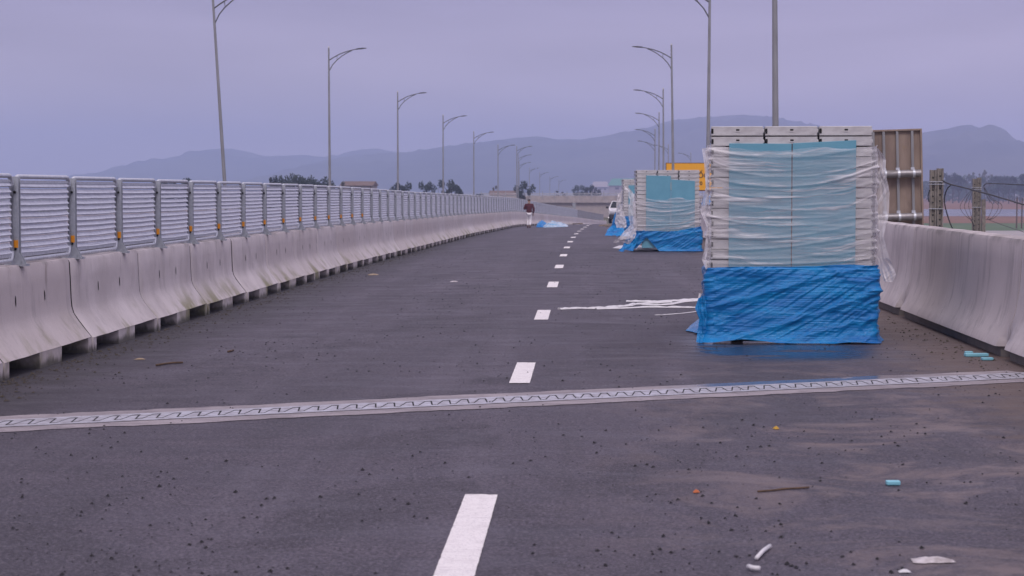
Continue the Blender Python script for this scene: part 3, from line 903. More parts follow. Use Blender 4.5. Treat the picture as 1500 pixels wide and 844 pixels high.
loose(rb, 3, M['film_loose'], 'plastic_flap', 'milky film flap bulging from the right edge of the nearest stack', 'plastic film', .03, 'films wrapped round the stacks')
lb = [[P1(-.92, -.09, 2.0), P1(-.845, -.03, 2.02)], [P1(-.9, -.1, 1.85), P1(-.845, -.02, 1.85)], [P1(-.885, -.1, 1.6), P1(-.845, -.02, 1.6)], [P1(-.93, -.1, 1.35), P1(-.845, -.02, 1.36)],
      [P1(-.87, -.1, 1.2), P1(-.845, -.02, 1.2)], [P1(-.89, -.1, 1.0), P1(-.845, -.02, 1.0)], [P1(-.92, -.1, .86), P1(-.845, -.02, .84)], [P1(-.88, -.1, .76), P1(-.845, -.05, .76)]]
loose(lb, 8, M['film_loose'], 'plastic_flap', 'thin milky film edge hanging down the left side of the nearest stack', 'plastic film', .02, 'films wrapped round the stacks')
lt = [[P1(-.95, -.08, .46), P1(-.86, -.1, .5)], [P1(-.985, -.1, .36), P1(-.86, -.1, .36)], [P1(-.94, -.1, .24), P1(-.86, -.1, .24)], [P1(-.96, -.12, .1), P1(-.86, -.1, .1)], [P1(-.97, -.16, .015), P1(-.86, -.14, .02)]]
loose(lt, 18, M['tarp'], 'tarp_edge', 'crumpled blue tarp edge bunched at the left foot of the nearest stack', 'tarp', .03, 'blue tarps round the stacks')
ground_plastic([(1022, 1036, 470, .02), (1010, 1036, 480, .06), (1004, 1034, 486, .05), (1024, 1034, 489, .01)], 5, M['tarp'], 'tarp_tail', 'small blue tarp tail lying on asphalt left of the nearest stack', 'tarp', .05, 'blue tarps round the stacks')

# middle stack
S2 = 53.0
st2 = stack_at(S2, 2.13, R(-.6))
lx2 = lambda px: (px - 977.6) * S2 / FP
fold2 = [(1.40, .12, -.04, .02, .035), (1.28, .14, .0, .02, .03), (1.16, .13, .04, .02, .03), (1.02, .08, .05, .02, .03), (.88, .12, .02, .018, .03), (.74, .05, .06, .018, .035)]
build_stack(st2, 'middle', 20, 3, 16, 16,
            [(lx2(946), lx2(982), .5, 1.985, 1.97, 'taller left pale blue board on the middle stack', -.016), (lx2(982) + .006, lx2(1017), .5, 1.88, 1.84, 'lower right pale blue board on the middle stack with sloping top', -.021),
             (lx2(940), lx2(960), .1, .42, .3, 'small pale blue board corner showing under the middle tarp', -.016)],
            .58, 2, fold2, (.5, 1.42, lambda p, u: 1.36 + .06 * fbm(u * 2, 3, 1, 3) + (.02 if p.x > 0 else .08 * -p.x)), 'blue tarp round the foot of the middle stack, open at its left corner',
            z0f=lambda p, u: .02 + (.36 * max(0, 1 - abs(p.x + .55) / .33) if p.y < 0 else 0), z1f=lambda p, u: .54 + (.14 * (max(0, p.x) / .86) ** 2 if p.y < 0 else 0) + .015 * fbm(u * 2, 1, 2, 3), tflare=.03)
def P2(x, y, z): return st2['m'] @ Vector((x, y, z))
loose([[P2(-1.18, -.05, 1.78), P2(-1.12, -.05, 1.76)], [P2(-1.1, -.1, 1.62), P2(-.86, -.05, 1.5)], [P2(-.98, -.12, 1.35), P2(-.84, -.08, 1.32)], [P2(-1.03, -.14, 1.0), P2(-.83, -.1, 1.0)],
       [P2(-.98, -.14, .7), P2(-.8, -.1, .6)], [P2(-1.12, -.2, .55), P2(-.82, -.14, .48)], [P2(-1.3, -.3, .35), P2(-.85, -.2, .36)], [P2(-1.42, -.3, .25), P2(-1.0, -.2, .2)]],
      12, M['film_loose'], 'plastic_flap', 'milky film blowing off the left corner of the middle stack', 'plastic film', .06, 'films wrapped round the stacks')
loose([[P2(-.92, -.1, .55), P2(-.6, -.12, .56)], [P2(-1.02, -.18, .42), P2(-.72, -.14, .4)], [P2(-1.15, -.25, .2), P2(-.82, -.16, .2)], [P2(-1.28, -.4, .02), P2(-.9, -.3, .03)]],
      14, M['tarp'], 'tarp_edge', 'blue tarp corner sagging left at the foot of the middle stack', 'tarp', .06, 'blue tarps round the stacks')
ground_plastic([(905, 940, 361, .03), (897, 960, 364, .05), (925, 985, 366.5, .05), (950, 1010, 368.3, .03)], 21, M['white_plastic'], 'plastic_sheet', 'white plastic sheet trailing on asphalt before the middle stack', 'plastic film', .05, 'films wrapped round the stacks')

# far stack
S3 = 76.0
st3 = stack_at(S3, 2.21, R(0))
build_stack(st3, 'farthest', 20, 0, 13, 0, [(-.62, -.1, .5, 1.9, 1.9, 'pale blue board on the farthest stack, mostly hidden behind the middle one', -.016)],
            .75, 3, fold2, (.6, 1.2), 'blue tarp round the foot of the farthest stack')
def P3(x, y, z): return st3['m'] @ Vector((x, y, z))
loose([[P3(-1.02, -.1, 1.55), P3(-.84, -.05, 1.75)], [P3(-1.08, -.15, 1.1), P3(-.9, -.1, 1.2)], [P3(-1.1, -.2, .8), P3(-.8, -.1, .9)], [P3(-1.12, -.2, .55), P3(-.7, -.15, .6)], [P3(-1.05, -.25, .3), P3(-.7, -.2, .35)]],
      31, M['film_loose'], 'plastic_flap', 'milky film bunched at the left corner of the farthest stack', 'plastic film', .07, 'films wrapped round the stacks')
loose([[P3(-1.0, -.02, 1.15), P3(-.92, -.02, 1.2)], [P3(-1.15, -.05, .8), P3(-.95, -.05, .8)], [P3(-1.25, -.15, .4), P3(-.95, -.1, .4)], [P3(-1.42, -.3, .22), P3(-.8, -.3, .3)], [P3(-1.5, -.5, .02), P3(-.7, -.6, .03)]],
      33, M['tarp'], 'tarp_edge', 'blue tarp sloping out on the left of the farthest stack', 'tarp', .07, 'blue tarps round the stacks')
b = MB()
q = road(70, 4.08, 1.13)
P = []
for i in range(13):
    row = []
    for j in range(21):
        a = PI * j / 20; r = .2 + .05 * fbm(i * .5, j * .4, 2, 3)
        row.append(q + Vector((-r * .8 * math.cos(a) , i * .12 - .7, 2.0 * r * math.sin(a) * math.sin(PI * (i + .6) / 13.2))))
    P.append(row)
b.grid(P); tag(b.build('tarp_bundle', M['tarp'], smooth=True), 'blue tarp bundle lying on the parapet below the yellow sign', 'tarp')

# ------------------------------------------------------------------ yellow sign
SY = 116.0
pa = at(975, 238.5, SY); pb = at(1050, 280, SY)
sg = thing('road_sign', 'yellow road sign with black lettering behind the middle stack', 'sign', (pa.x, SY, pb.z))
Wd = 3.3; Hh = pa.z - pb.z
b = MB(); b.box((Wd / 2, 0, Hh / 2), (Wd, .04, Hh)); b.build('sign_border', M['sign_brown'], sg, bevel=.01)
b = MB(); b.box((Wd / 2, -.023, Hh / 2 + .01), (Wd - .09, .008, Hh - .1)); b.build('sign_face', M['sign_yellow'], sg)
b = MB()
for x in (.6, 2.7): b.tube([(x, .07, -3.6), (x, .07, Hh - .1)], .045, 8)
b.build('post', M['lamp_grey'], sg)
def text(body, size, x, z, parent, align):
    c = bpy.data.curves.new('lettering', 'FONT'); c.body = body; c.size = size; c.extrude = .004; c.offset = .006; c.align_x = align
    o = bpy.data.objects.new('tmp', c); C.objects.link(o)
    me = bpy.data.meshes.new_from_object(o.evaluated_get(bpy.context.evaluated_depsgraph_get()))
    bpy.data.objects.remove(o)
    me.transform(Matrix.Translation((x, -.031, z)) @ Matrix.Rotation(PI / 2, 4, 'X'))
    me.materials.clear(); me.materials.append(M['sign_black'])
    t = bpy.data.objects.new('lettering', me); C.objects.link(t); t.parent = parent
text('ĐƯỜNG D', .40, 1.83, Hh * .465, sg, 'RIGHT'); text('ỐC', .40, 1.845, Hh * .465, sg, 'LEFT')
text('8', .29, 1.92, Hh * .21, sg, 'RIGHT'); text('0', .29, 1.945, Hh * .21, sg, 'LEFT')

# ------------------------------------------------------------------ sign lying with its back to us
SB = 34.0
pr = at(1353, 192, SB); pl = at(1244, 196, SB); bot = at(1353, 345, SB)
Wb = pr.x - pl.x; Hb = pr.z - bot.z
sb = thing('sign_panel', 'weathered brown sign back with steel ribs and two pipes behind the parapet', 'sign', (pl.x, SB, bot.z), 0)
sb.rotation_euler = (0, R(-1.7), R(-2))
b = MB(); b.box((Wb / 2, .0, Hb / 2), (Wb, .012, Hb)); b.build('sign_face', M['sign_back'], sb)
b = MB()
for x0, z0, dx, dz in ((Wb / 2, Hb - .012, Wb + .02, .03), (Wb / 2, .0, Wb + .02, .03)): b.box((x0, -.03, z0), (dx, .06, dz))
for x in (0.005, Wb - .005): b.box((x, -.032, Hb / 2), (.03, .062, Hb - .05))
b.build('edge_frame', M['sign_back'], sb, bevel=.004)
for fx in (.36, .5, .68, .88):
    b = MB(); x = Wb * fx
    b.box((x, -.03, Hb / 2), (.036, .045, Hb - .05)); b.box((x - .02, -.052, Hb / 2), (.012, .03, Hb - .06)); b.build('rib', M['lamp_grey'], sb, bevel=.003)
for pz in (1 - (257 - 192) / 153, 1 - (320 - 192) / 153):
    b = MB(); b.tube([(-.4, -.13, Hb * pz), (Wb - .03, -.13, Hb * pz)], .064, 16); pp = b.build('pipe', M['pipe'], sb, auto=50)
    for fx in (.36, .5, .68, .88):
        b = MB()
        ring = [[(Wb * fx + dx, -.13 + .07 * math.cos(a), Hb * pz + .07 * math.sin(a)) for a in [2 * PI * q / 16 for q in range(16)]] for dx in (-.02, .02)]
        b.loft(ring); b.box((Wb * fx - .01, -.075, Hb * pz + .08), (.06, .03, .05)); b.build('clamp', M['galv'], pp, auto=50)
b = MB(); b.tube([(-.35, -.13, LAND - bot.z), (-.35, -.13, Hb * .8)], .08, 12); b.build('post', M['galv'], sb)

# ------------------------------------------------------------------ concrete utility posts and cables
def twin_post(px, ytop, s, wpx, label, third=False):
    p = at(px, ytop, s); wd = wpx * s / FP
    t = thing('utility_pole', label, 'utility pole', (p.x, s, LAND))
    H = p.z - LAND
    for i, dx in enumerate((-.5, .5)):
        b = MB(); hh = H + (i * .05)
        x = dx * wd * 1.12
        b.box((x - wd * .38, 0, hh / 2), (wd * .24, .2, hh)); b.box((x + wd * .38, 0, hh / 2), (wd * .24, .2, hh))
        b.box((x, .03, hh / 2), (wd * .52, .1, hh - .01))
        z = hh - .25
        while z > hh - 2.6:
            b.tube([(x, -.03, z), (x, -.022, z)], wd * .15, 8, mi=1); z -= .2
        b.build('shaft', [M['pole_concrete'], M['dark']], t, bevel=.006)
    for z in (H - .38, H - .46, H - 1.25):
        b = MB(); b.box((0, 0, z), (wd * 2.35, .24, .022)); b.build('clamp_band', M['galv'], t)
    if third:
        b = MB(); b.box((wd * 1.75, -.05, (H - .6) / 2), (wd * .9, .18, H - 1.2)); b.build('stub_post', M['pole_concrete'], t, bevel=.006)
    return t
twin_post(1372, 249, 66, 9.0, 'nearer twin concrete utility pole with holes beside the sign back')
twin_post(1431, 262, 90, 5.6, 'farther twin concrete utility pole wound with cable coils', True)
def cable(name, pts, r, m, label, cat='cable'):
    P = [at(*p) for p in pts]
    Q = []
    for i in range(len(P) - 1):
        p0, p1, p2, p3 = P[max(0, i - 1)], P[i], P[i + 1], P[min(len(P) - 1, i + 2)]
        for k in range(8):
            t = k / 8
            Q.append(.5 * ((2 * p1) + (p2 - p0) * t + (2 * p0 - 5 * p1 + 4 * p2 - p3) * t * t + (3 * p1 - p0 - 3 * p2 + p3) * t ** 3))
    Q.append(P[-1])
    b = MB(); b.tube(Q, r, 8); return tag(b.build(name, m, smooth=True), label, cat, 'black cables on the utility poles')
cable('power_cable', [(1381, 265, 65.7), (1392, 270, 65), (1420, 277, 62), (1460, 288, 58), (1500, 300, 54), (1560, 318, 50)], .022, M['cable'], 'thick black cable sagging right from the nearer twin pole')
cable('power_cable', [(1394, 270.5, 65.2), (1388, 276, 65.4), (1384, 287, 65.6), (1384, 300, 65.6), (1390, 322, 65.6), (1398, 341, 65.6), (1404, 355, 65.6)], .02, M['cable'], 'black cable hanging down to the right of the nearer twin pole')
cable('power_cable', [(1441, 273, 89.6), (1446, 269, 89), (1470, 269.5, 86), (1500, 271, 83), (1560, 272, 78)], .02, M['cable'], 'black cable running level to the right from the farther twin pole')
cable('power_cable', [(1362, 278, 65.6), (1359.5, 288, 65.6), (1361, 296, 65.6)], .018, M['cable'], 'short black cable bulge on the left of the nearer twin pole')
for i, (a, bx) in enumerate(((1407, 1419), (1413, 1421), (1419, 1424), (1467, 1455), (1462, 1452), (1454, 1447))):
    x0 = 1427 if i < 3 else 1441
    cable('cable_coil', [(x0, 274 + (i % 3), 89.6), ((a + x0) / 2, 285 if i < 3 else 291, 89.5), (a, 300, 89.5), (a + (2 if i < 3 else -2), 310, 89.5), (bx, 320, 89.5), (1426 if i < 3 else 1444, 321.5, 89.6)],
          .011, M['wire'], ('outermost', 'middle', 'innermost')[i % 3] + ' wire loop on the %s side of the farther twin pole' % ('left' if i < 3 else 'right'))
cable('power_cable', [(1422, 322, 89.6), (1426, 330, 89.6), (1425, 350, 89.6)], .02, M['cable'], 'black cable tail dropping under the wire loops of the farther pole')
cable('power_cable', [(1448, 322, 89.5), (1470, 330, 84), (1500, 340, 78), (1540, 352, 72)], .013, M['wire'], 'thin grey wire running down to the right behind the parapet')
for px, yt in ((1489.5, 289), (1497, 290)):
    p = at(px, yt, 300)
    b = MB(); b.tube([(p.x, 300, LAND), (p.x + .05, 300, p.z)], [.11, .09], 8)
    tag(b.build('fence_post', M['twig']), '%s dark thin post in the field at the right photo edge' % ('left' if px < 1492 else 'right'), 'post', 'dark posts in the field')

# ------------------------------------------------------------------ overpass, far buildings
SO = 332.0
def X(px, s): return at(px, 275, s).x
def Zy(y, s): return at(858, y, s).z
ov = thing('overpass', 'beige concrete overpass crossing the road in the far distance', 'bridge')
x0, x1, xm = X(705, SO), X(1060, SO), X(838, SO)
b = MB(); b.box(((x0 + x1) / 2, SO + 5, (Zy(287.5, SO) + Zy(297, SO)) / 2), (x1 - x0, 10, Zy(287.5, SO) - Zy(297, SO))); b.build('deck', M['girder'], ov)
b = MB(); b.box(((x0 + xm) / 2, SO + 5.2, (Zy(297, SO) + Zy(303.5, SO)) / 2), (xm - x0, 9.4, Zy(297, SO) - Zy(303.5, SO) - .01)); b.build('girder', M['girder'], ov)
b = MB()
xx = x0
while xx < x1:
    b.box((xx, SO - .1, Zy(286, SO)), (.1, .1, 1.2)); xx += 2
for y in (283.6, 286): b.tube([(x0, SO - .1, Zy(y, SO)), (x1, SO - .1, Zy(y, SO))], .05, 6)
b.build('railing', M['rail'], ov)
b = MB(); b.box(((xm + x1) / 2 + .3, SO + 2.3, (Zy(297, SO) + LAND) / 2 - .1), (x1 - xm - .6, 3.6, Zy(297, SO) - LAND + .2)); b.build('abutment', M['girder'], ov)
b = MB(); P = []
for i in range(9):
    P.append([(xm + (x1 - xm) * j / 20, SO - 9 + i * 1.2, LAND - .05 + 1.2 * (i / 8) * (1 + .15 * nz(j * .7, i * .5))) for j in range(21)])
b.grid(P); tag(b.build('embankment', M['land'], smooth=True), kind='structure')

def house(name, px0, px1, ytop, yeave, s, mw, mr, label, hip=False):
    xa, xb = X(px0, s), X(px1, s); zt, ze = Zy(ytop, s), Zy(yeave, s); D = 9
    t = thing(name, label, 'building', ((xa + xb) / 2, s, LAND)); D = 9 * max(1, s / 500); hw = (xb - xa) / 2
    e = ze - LAND; top = zt - LAND
    b = MB(); b.box((0, D / 2, e / 2), (2 * hw * .92, D * .92, e)); wl_ = b.build('wall', mw, t)
    b = MB()
    rx = hw * .75 if hip else hw
    A = [(-hw, 0, e), (hw, 0, e), (hw, D, e), (-hw, D, e)]; Rg = [(-rx, D / 2, top), (rx, D / 2, top)]
    b.quad(A[0], A[1], Rg[1], Rg[0]); b.quad(A[2], A[3], Rg[0], Rg[1])
    n0 = len(b.v); b.v += [A[1], A[2], Rg[1], A[3], A[0], Rg[0]]; b.f += [(n0, n0 + 1, n0 + 2), (n0 + 3, n0 + 4, n0 + 5), ]; b.mi += [0, 0]
    b.quad(A[3], A[2], A[1], A[0]); b.build('roof', mr, t)
    for fx in (-.5, 0, .5):
        b = MB(); b.box((hw * fx, D * .04 - .02, e * .75), (hw * .2, .06, e * .18)); b.build('window', M['dark'], t)
    return t
house('house', 497, 546, 265.5, 272, 310, M['wall_pale'], M['roof_red'], 'long brown roof peeping over the fence right of the second lamp')
house('house', 716, 757, 279.5, 286, 350, M['wall_pale'], M['roof_red'], 'low red roofed house behind the fence left of the walking man')
house('house', 866, 893, 266, 274, 1500, M['wall_pale'], M['wall_pale'], 'pale hazy house above the overpass, left of the green roof', True)
house('warehouse', 890, 945, 261.5, 272, 1300, M['wall_pale'], M['roof_green'], 'green roofed warehouse in haze beside the far stack', True)

# ------------------------------------------------------------------ trees
def tree_proto(kind, seed):
    rnd = random.Random(seed)
    t = thing('tree', 'x', 'tree')
    H = 10.0
    b = MB(); b.tube([(0, 0, 0), (.1, .05, H * .3), (-.05, .1, H * .6), (.05, 0, H * .88)], [.22, .17, .11, .03], 7)
    lobes = []
    nl = {0: 16, 1: 13, 2: 8}[kind]
    for i in range(nl):
        a = rnd.uniform(0, 2 * PI); rr = rnd.uniform(.4, {0: 2.9, 1: 2.2, 2: 3.0}[kind]); z = H * rnd.uniform(.42, .93)
        rr *= 1.25 - .75 * abs(z / H - .6)
        c = Vector((rr * math.cos(a), rr * math.sin(a), z)); lobes.append((c, rnd.uniform(.4, 1.15) * (1.0 if kind != 2 else .75)))
        zb = z * rnd.uniform(.45, .7)
        b.tube([(0, 0, zb), tuple(c * .5 + Vector((0, 0, zb * .5 + .2))), tuple(c)], [.09, .06, .02], 5)
    b.build('trunk', M['trunk'], t)
    b = MB()
    per = {0: 130, 1: 130, 2: 60}[kind]
    for c, r in lobes:
        for _ in range(per):
            d = Vector((rnd.gauss(0, 1), rnd.gauss(0, 1), rnd.gauss(0, .8))).normalized() * r * rnd.uniform(.25, 1.1) ** .6
            p = c + d; sz = rnd.uniform(.13, .32)
            u = Vector((rnd.gauss(0, 1), rnd.gauss(0, 1), rnd.gauss(0, 1))).normalized(); v = u.orthogonal().normalized()
            u *= sz; v *= sz * .6
            b.quad(p - u, p - v, p + u, p + v)
    b.build('crown', [M['leaf_dark'], M['leaf_mid'], M['leaf_bare']][kind], t)
    return t
protos = {}
def tree(px, ytop, s, kind, label, wide=1.0):
    key = (kind, len([k for k in protos]) % 3)
    key = (kind, int(px) % 3)
    if key not in protos:
        t = protos[key] = tree_proto(kind, kind * 10 + key[1] + 3)
    else: t = copy_tree(protos[key])
    p = at(px, ytop, s); H = (p.z - LAND) / 10.0
    t.location = (p.x, s, LAND); t.scale = (H * wide, H * wide, H); t.rotation_euler = (0, 0, px * 1.7)
    tag(t, label, 'tree', 'distant trees beyond the bridge'); return t
tree(222, 257, 300, 2, 'tiny treetop just clearing the fence near the left edge', .5)
tree(268, 261, 300, 0, 'low dark treetop left of the leftmost lamp', .8)
tree(246, 264, 320, 0, 'lowest dark treetop between two near fence posts on the left', .7)
tree(405, 257.5, 280, 0, 'first of two small treetops left of the second lamp', .55)
tree(421, 257, 285, 0, 'second of two small treetops left of the second lamp', .5)
tree(441, 254.5, 290, 0, 'tallest dark tree left of the second lamp, above the fence', .6)
tree(456, 257, 300, 0, 'dark bushy tree nearest the second lamp on its left', .9)
tree(471, 263, 300, 0, 'low dark tree touching the second lamp pole', .8)
tree(503, 262, 300, 2, 'pale bush beside the long brown roof', .9)
tree(587, 266, 300, 0, 'low round tree at the foot of the third lamp', .7)
tree(626, 265, 320, 0, 'small dark tree left of the fourth lamp', .6)
tree(642, 269, 330, 2, 'low pale tree directly left of the fourth lamp pole', .8)
tree(661, 263, 310, 0, 'bushy dark tree right of the fourth lamp', .8)
tree(728, 269, 360, 2, 'thin pale tree at the sixth lamp', .6)
tree(708, 281, 350, 1, 'low green bush left of the red roofed house', 1.2)
tree(769, 265, 300, 0, 'bushy dark tree behind the walking man beside the overpass', .62)
tree(815, 278, 520, 2, 'low hazy bush above the overpass middle', 1.3)
tree(848, 270, 560, 1, 'hazy round tree left of the twin trees above the overpass', .9)
tree(861, 271, 520, 0, 'left one of the twin dark trees above the overpass', .8)
tree(871, 274, 520, 0, 'right one of the twin dark trees above the overpass', .7)
rt = [(1396, 253, 780, 0), (1405, 250, 800, 1), (1416, 253, 820, 1), (1424, 250, 800, 2), (1434, 256, 760, 1), (1443, 250, 860, 2), (1450, 248, 800, 2), (1456, 254, 760, 1), (1463, 257, 740, 0),
      (1470, 255, 820, 1), (1478, 258, 760, 0), (1487, 257, 780, 1), (1495, 255, 740, 0), (1504, 250, 760, 1), (1386, 257, 820, 1)]
for i, (px, y, s, k) in enumerate(sorted(rt)):
    tree(px, y, s, k, '%s tree from the left in the hazy tree line beyond the brown field' % ORD[i + 1], 1.0 if k != 2 else .8)
b = MB(); rnd = random.Random(5)
for _ in range(9000):
    x = rnd.uniform(X(1330, 900), X(1620, 900)); p = Vector((x, 900 + rnd.uniform(-15, 15), LAND + rnd.random() ** .7 * (8.2 + 2.2 * fbm(x * .05, 2))))
    u = Vector((rnd.gauss(0, 1), rnd.gauss(0, 1), rnd.gauss(0, 1))).normalized(); v = u.orthogonal().normalized(); sz = rnd.uniform(.3, .7)
    b.quad(p - u * sz, p - v * sz, p + u * sz, p + v * sz)
tag(b.build('woodland', M['leaf_mid']), 'far hazy green woodland band behind the tree line', 'woodland', kind='stuff')

# ------------------------------------------------------------------ mountains
def mountain(name, pts, D, near, seed):
    xs = [p[0] for p in pts]; ys = [p[1] for p in pts]
    P = []; N = 240; Rw = 22
    for i in range(Rw + 1):
        t = i / Rw; row = []
        d = D - near + t * near * 1.5
        prof = math.sin(min(1, t * 1.5) * PI / 2) ** 1.1 if t <= 2 / 3 else math.cos((t - 2 / 3) * 3 * PI / 2)
        for j in range(N + 1):
            px = xs[0] + (xs[-1] - xs[0]) * j / N
            xw = at(px, 275, D).x
            h = max(0, at(858, np.interp(px, xs, ys), D).z - LAND)
            rg = 1 - .5 * abs(fbm(xw * .006, i * .35, seed, 4)) * (1 - abs(t - 2 / 3)) * (1 if abs(t - 2 / 3) > .02 else 0)
            hh = h * prof * rg + 1.5 * fbm(xw * .03, i, seed, 3) * min(1, h / 20)
            row.append((xw, d, LAND - .6 + max(0, hh)))
        P.append(row)
    b = MB(); b.grid(P); tag(b.build(name, M['forest'], smooth=True), kind='structure')
mountain('hills', [(60, 276), (135, 257), (196, 243), (252, 228), (299, 219), (336, 216), (387, 228), (439, 226), (481, 230), (513, 220), (546, 217), (600, 224), (700, 250), (800, 277)], 3700, 700, 3)
mountain('mountain', [(400, 277), (440, 250), (495, 231), (551, 224), (588, 223), (644, 215), (690, 209), (737, 203), (787, 198), (812, 203), (850, 203), (880, 199), (940, 188), (990, 174), (1040, 170), (1093, 167),
                      (1129, 170), (1179, 179), (1240, 200), (1310, 225), (1370, 262), (1420, 278)], 3100, 800, 11)
mountain('mountain', [(1220, 277), (1260, 240), (1300, 208), (1356, 193), (1390, 188), (1412, 183), (1425, 182), (1444, 187), (1464, 198), (1493, 208), (1530, 220), (1590, 240), (1660, 277)], 2500, 650, 23)

# ------------------------------------------------------------------ haze
b = MB(); b.box((0, 2010, (LAND - 1.2 + 122) / 2), (5600, 4680, 122 - LAND + 1.2))
hz = b.build('haze', bpy.data.materials.new('haze_air')); tag(hz, kind='stuff', label='thin lilac haze filling the distance', cat='haze')
m = hz.data.materials[0]; m.use_nodes = True; m.node_tree.nodes.clear()
pv = m.node_tree.nodes.new('ShaderNodeVolumePrincipled'); om = m.node_tree.nodes.new('ShaderNodeOutputMaterial')
m.node_tree.links.new(pv.outputs[0], om.inputs['Volume'])
pv.inputs['Color'].default_value = (.555, .65, .99, 1); pv.inputs['Density'].default_value = .0005; pv.inputs['Anisotropy'].default_value = .0

# ------------------------------------------------------------------ person
def skin(name, joints, edges, m, parent, lvl=2, loc=None):
    me = bpy.data.meshes.new(name); me.from_pydata([j[:3] for j in joints], edges, [])
    o = bpy.data.objects.new(name, me); C.objects.link(o)
    sm = o.modifiers.new('skin', 'SKIN'); sm.use_smooth_shade = True
    if not me.skin_vertices: me.skin_vertices.new()
    for i, j in enumerate(joints):
        r = j[3] if isinstance(j[3], tuple) else (j[3], j[3]); me.skin_vertices[0].data[i].radius = r
        me.skin_vertices[0].data[i].use_root = (i == 0)
    ss = o.modifiers.new('sub', 'SUBSURF'); ss.levels = lvl; ss.render_levels = lvl
    dg = bpy.context.evaluated_depsgraph_get(); nm = bpy.data.meshes.new_from_object(o.evaluated_get(dg))
    bpy.data.objects.remove(o)
    nm.materials.clear(); nm.materials.append(m)
    q = bpy.data.objects.new(name, nm); C.objects.link(q); q.parent = parent
    return q
M['skin'] = simple('skin', (.32, .18, .12), (.28, .15, .1), .55)
M['maroon'] = simple('maroon_cloth', (.095, .012, .018), (.06, .008, .014), .85, 0, 20)
M['trouser'] = simple('pale_trousers', (.88, .84, .86), (.8, .76, .79), .85, 0, 15)
M['hair'] = simple('dark_cap', (.014, .012, .014), None, .8)
M['shoe'] = simple('brown_shoe', (.09, .035, .025), (.06, .025, .02), .6)
M['collar'] = simple('beige_collar', (.42, .33, .25), None, .9)
pp = on_road(775, 334)
pe = thing('person', 'walking man in maroon jacket and white trousers seen from behind', 'person', (pp.x, pp.y, pp.z - .005), heading(pp.y) + R(4))
pe.scale = (.925,) * 3
# +Y is forward (away from the camera)
bj = [(0, 0, .92, .1), (0, .01, 1.15, .115), (0, .02, 1.36, .1), (0, .03, 1.46, .055), (0, .05, 1.55, .07), (0, .065, 1.64, .075),
      (-.19, .02, 1.38, .055), (-.25, .01, 1.12, .042), (-.14, .2, 1.16, .032), (.19, .02, 1.38, .055), (.25, -.02, 1.1, .042), (.235, .05, .86, .032),
      (-.09, 0, .86, .085), (-.085, .12, .5, .06), (-.075, .02, .1, .042), (.09, 0, .86, .085), (.08, .06, .48, .06), (.05, -.10, .11, .042),
      (-.12, .26, 1.2, .028), (.235, .08, .79, .028), (-.115, .31, 1.25, .011), (-.1, .31, 1.22, .011), (-.09, .3, 1.2, .011), (-.135, .3, 1.26, .011), (-.085, .25, 1.23, .012),
      (.25, .1, .71, .011), (.235, .105, .705, .011), (.22, .105, .71, .011), (.262, .09, .725, .011), (.215, .11, .76, .012)]
be = [(0, 1), (1, 2), (2, 3), (3, 4), (4, 5), (2, 6), (6, 7), (7, 8), (2, 9), (9, 10), (10, 11), (0, 12), (12, 13), (13, 14), (0, 15), (15, 16), (16, 17), (8, 18), (11, 19),
      (18, 20), (18, 21), (18, 22), (18, 23), (18, 24), (19, 25), (19, 26), (19, 27), (19, 28), (19, 29)]
body = skin('body', bj, be, M['skin'], pe)
bm = MB()
for sx_ in (-.078, .078):
    bm.tube([(sx_ - .004, .06, 1.6), (sx_ + .004, .065, 1.63)], .022, 8)
bm.tube([(0, .135, 1.6), (0, .155, 1.585)], [.012, .018], 8)
bm.build('ears', M['skin'], body)
jj = [(0, 0, .86, (.19, .15)), (0, 0, 1.0, (.185, .15)), (0, .01, 1.2, (.18, .14)), (0, .015, 1.36, (.15, .11)), (0, .02, 1.44, (.075, .07)),
      (-.2, .015, 1.37, .085), (-.275, 0, 1.12, .078), (-.15, .19, 1.16, .055), (.2, .015, 1.37, .085), (.275, -.025, 1.1, .075), (.245, .045, .86, .055)]
skin('jacket', jj, [(0, 1), (1, 2), (2, 3), (3, 4), (3, 5), (5, 6), (6, 7), (3, 8), (8, 9), (9, 10)], M['maroon'], pe)
cb = MB(); cb.tube([(0, .02, 1.455), (0, .025, 1.485), (0, .03, 1.505)], [.085, .088, .078], 12); cb.build('collar', M['collar'], pe, smooth=True)
tj = [(0, 0, .92, (.15, .12)), (-.09, .0, .84, .105), (-.085, .12, .5, .075), (-.075, .03, .13, .062), (.09, 0, .84, .105), (.08, .06, .48, .075), (.05, -.09, .14, .062)]
skin('trousers', tj, [(0, 1), (1, 2), (2, 3), (0, 4), (4, 5), (5, 6)], M['trouser'], pe)
hj = [(0, .045, 1.6, .075), (0, .055, 1.66, .088), (0, .06, 1.7, .06)]
skin('hair', hj, [(0, 1), (1, 2)], M['hair'], pe)
for (x, y, z) in ((-.075, .02, .06), (.05, -.11, .06)):
    b = MB(); b.loft([[(x + a * wx, y + dy, zz) for a, zz in ((-.5, 0), (.5, 0), (.5, hz_), (-.5, hz_))] for dy, wx, hz_ in ((-.09, .07, .1), (-.04, .09, .12), (.06, .095, .08), (.15, .085, .055), (.19, .05, .035))])
    b.build('shoe', M['shoe'], pe, bevel=.012)

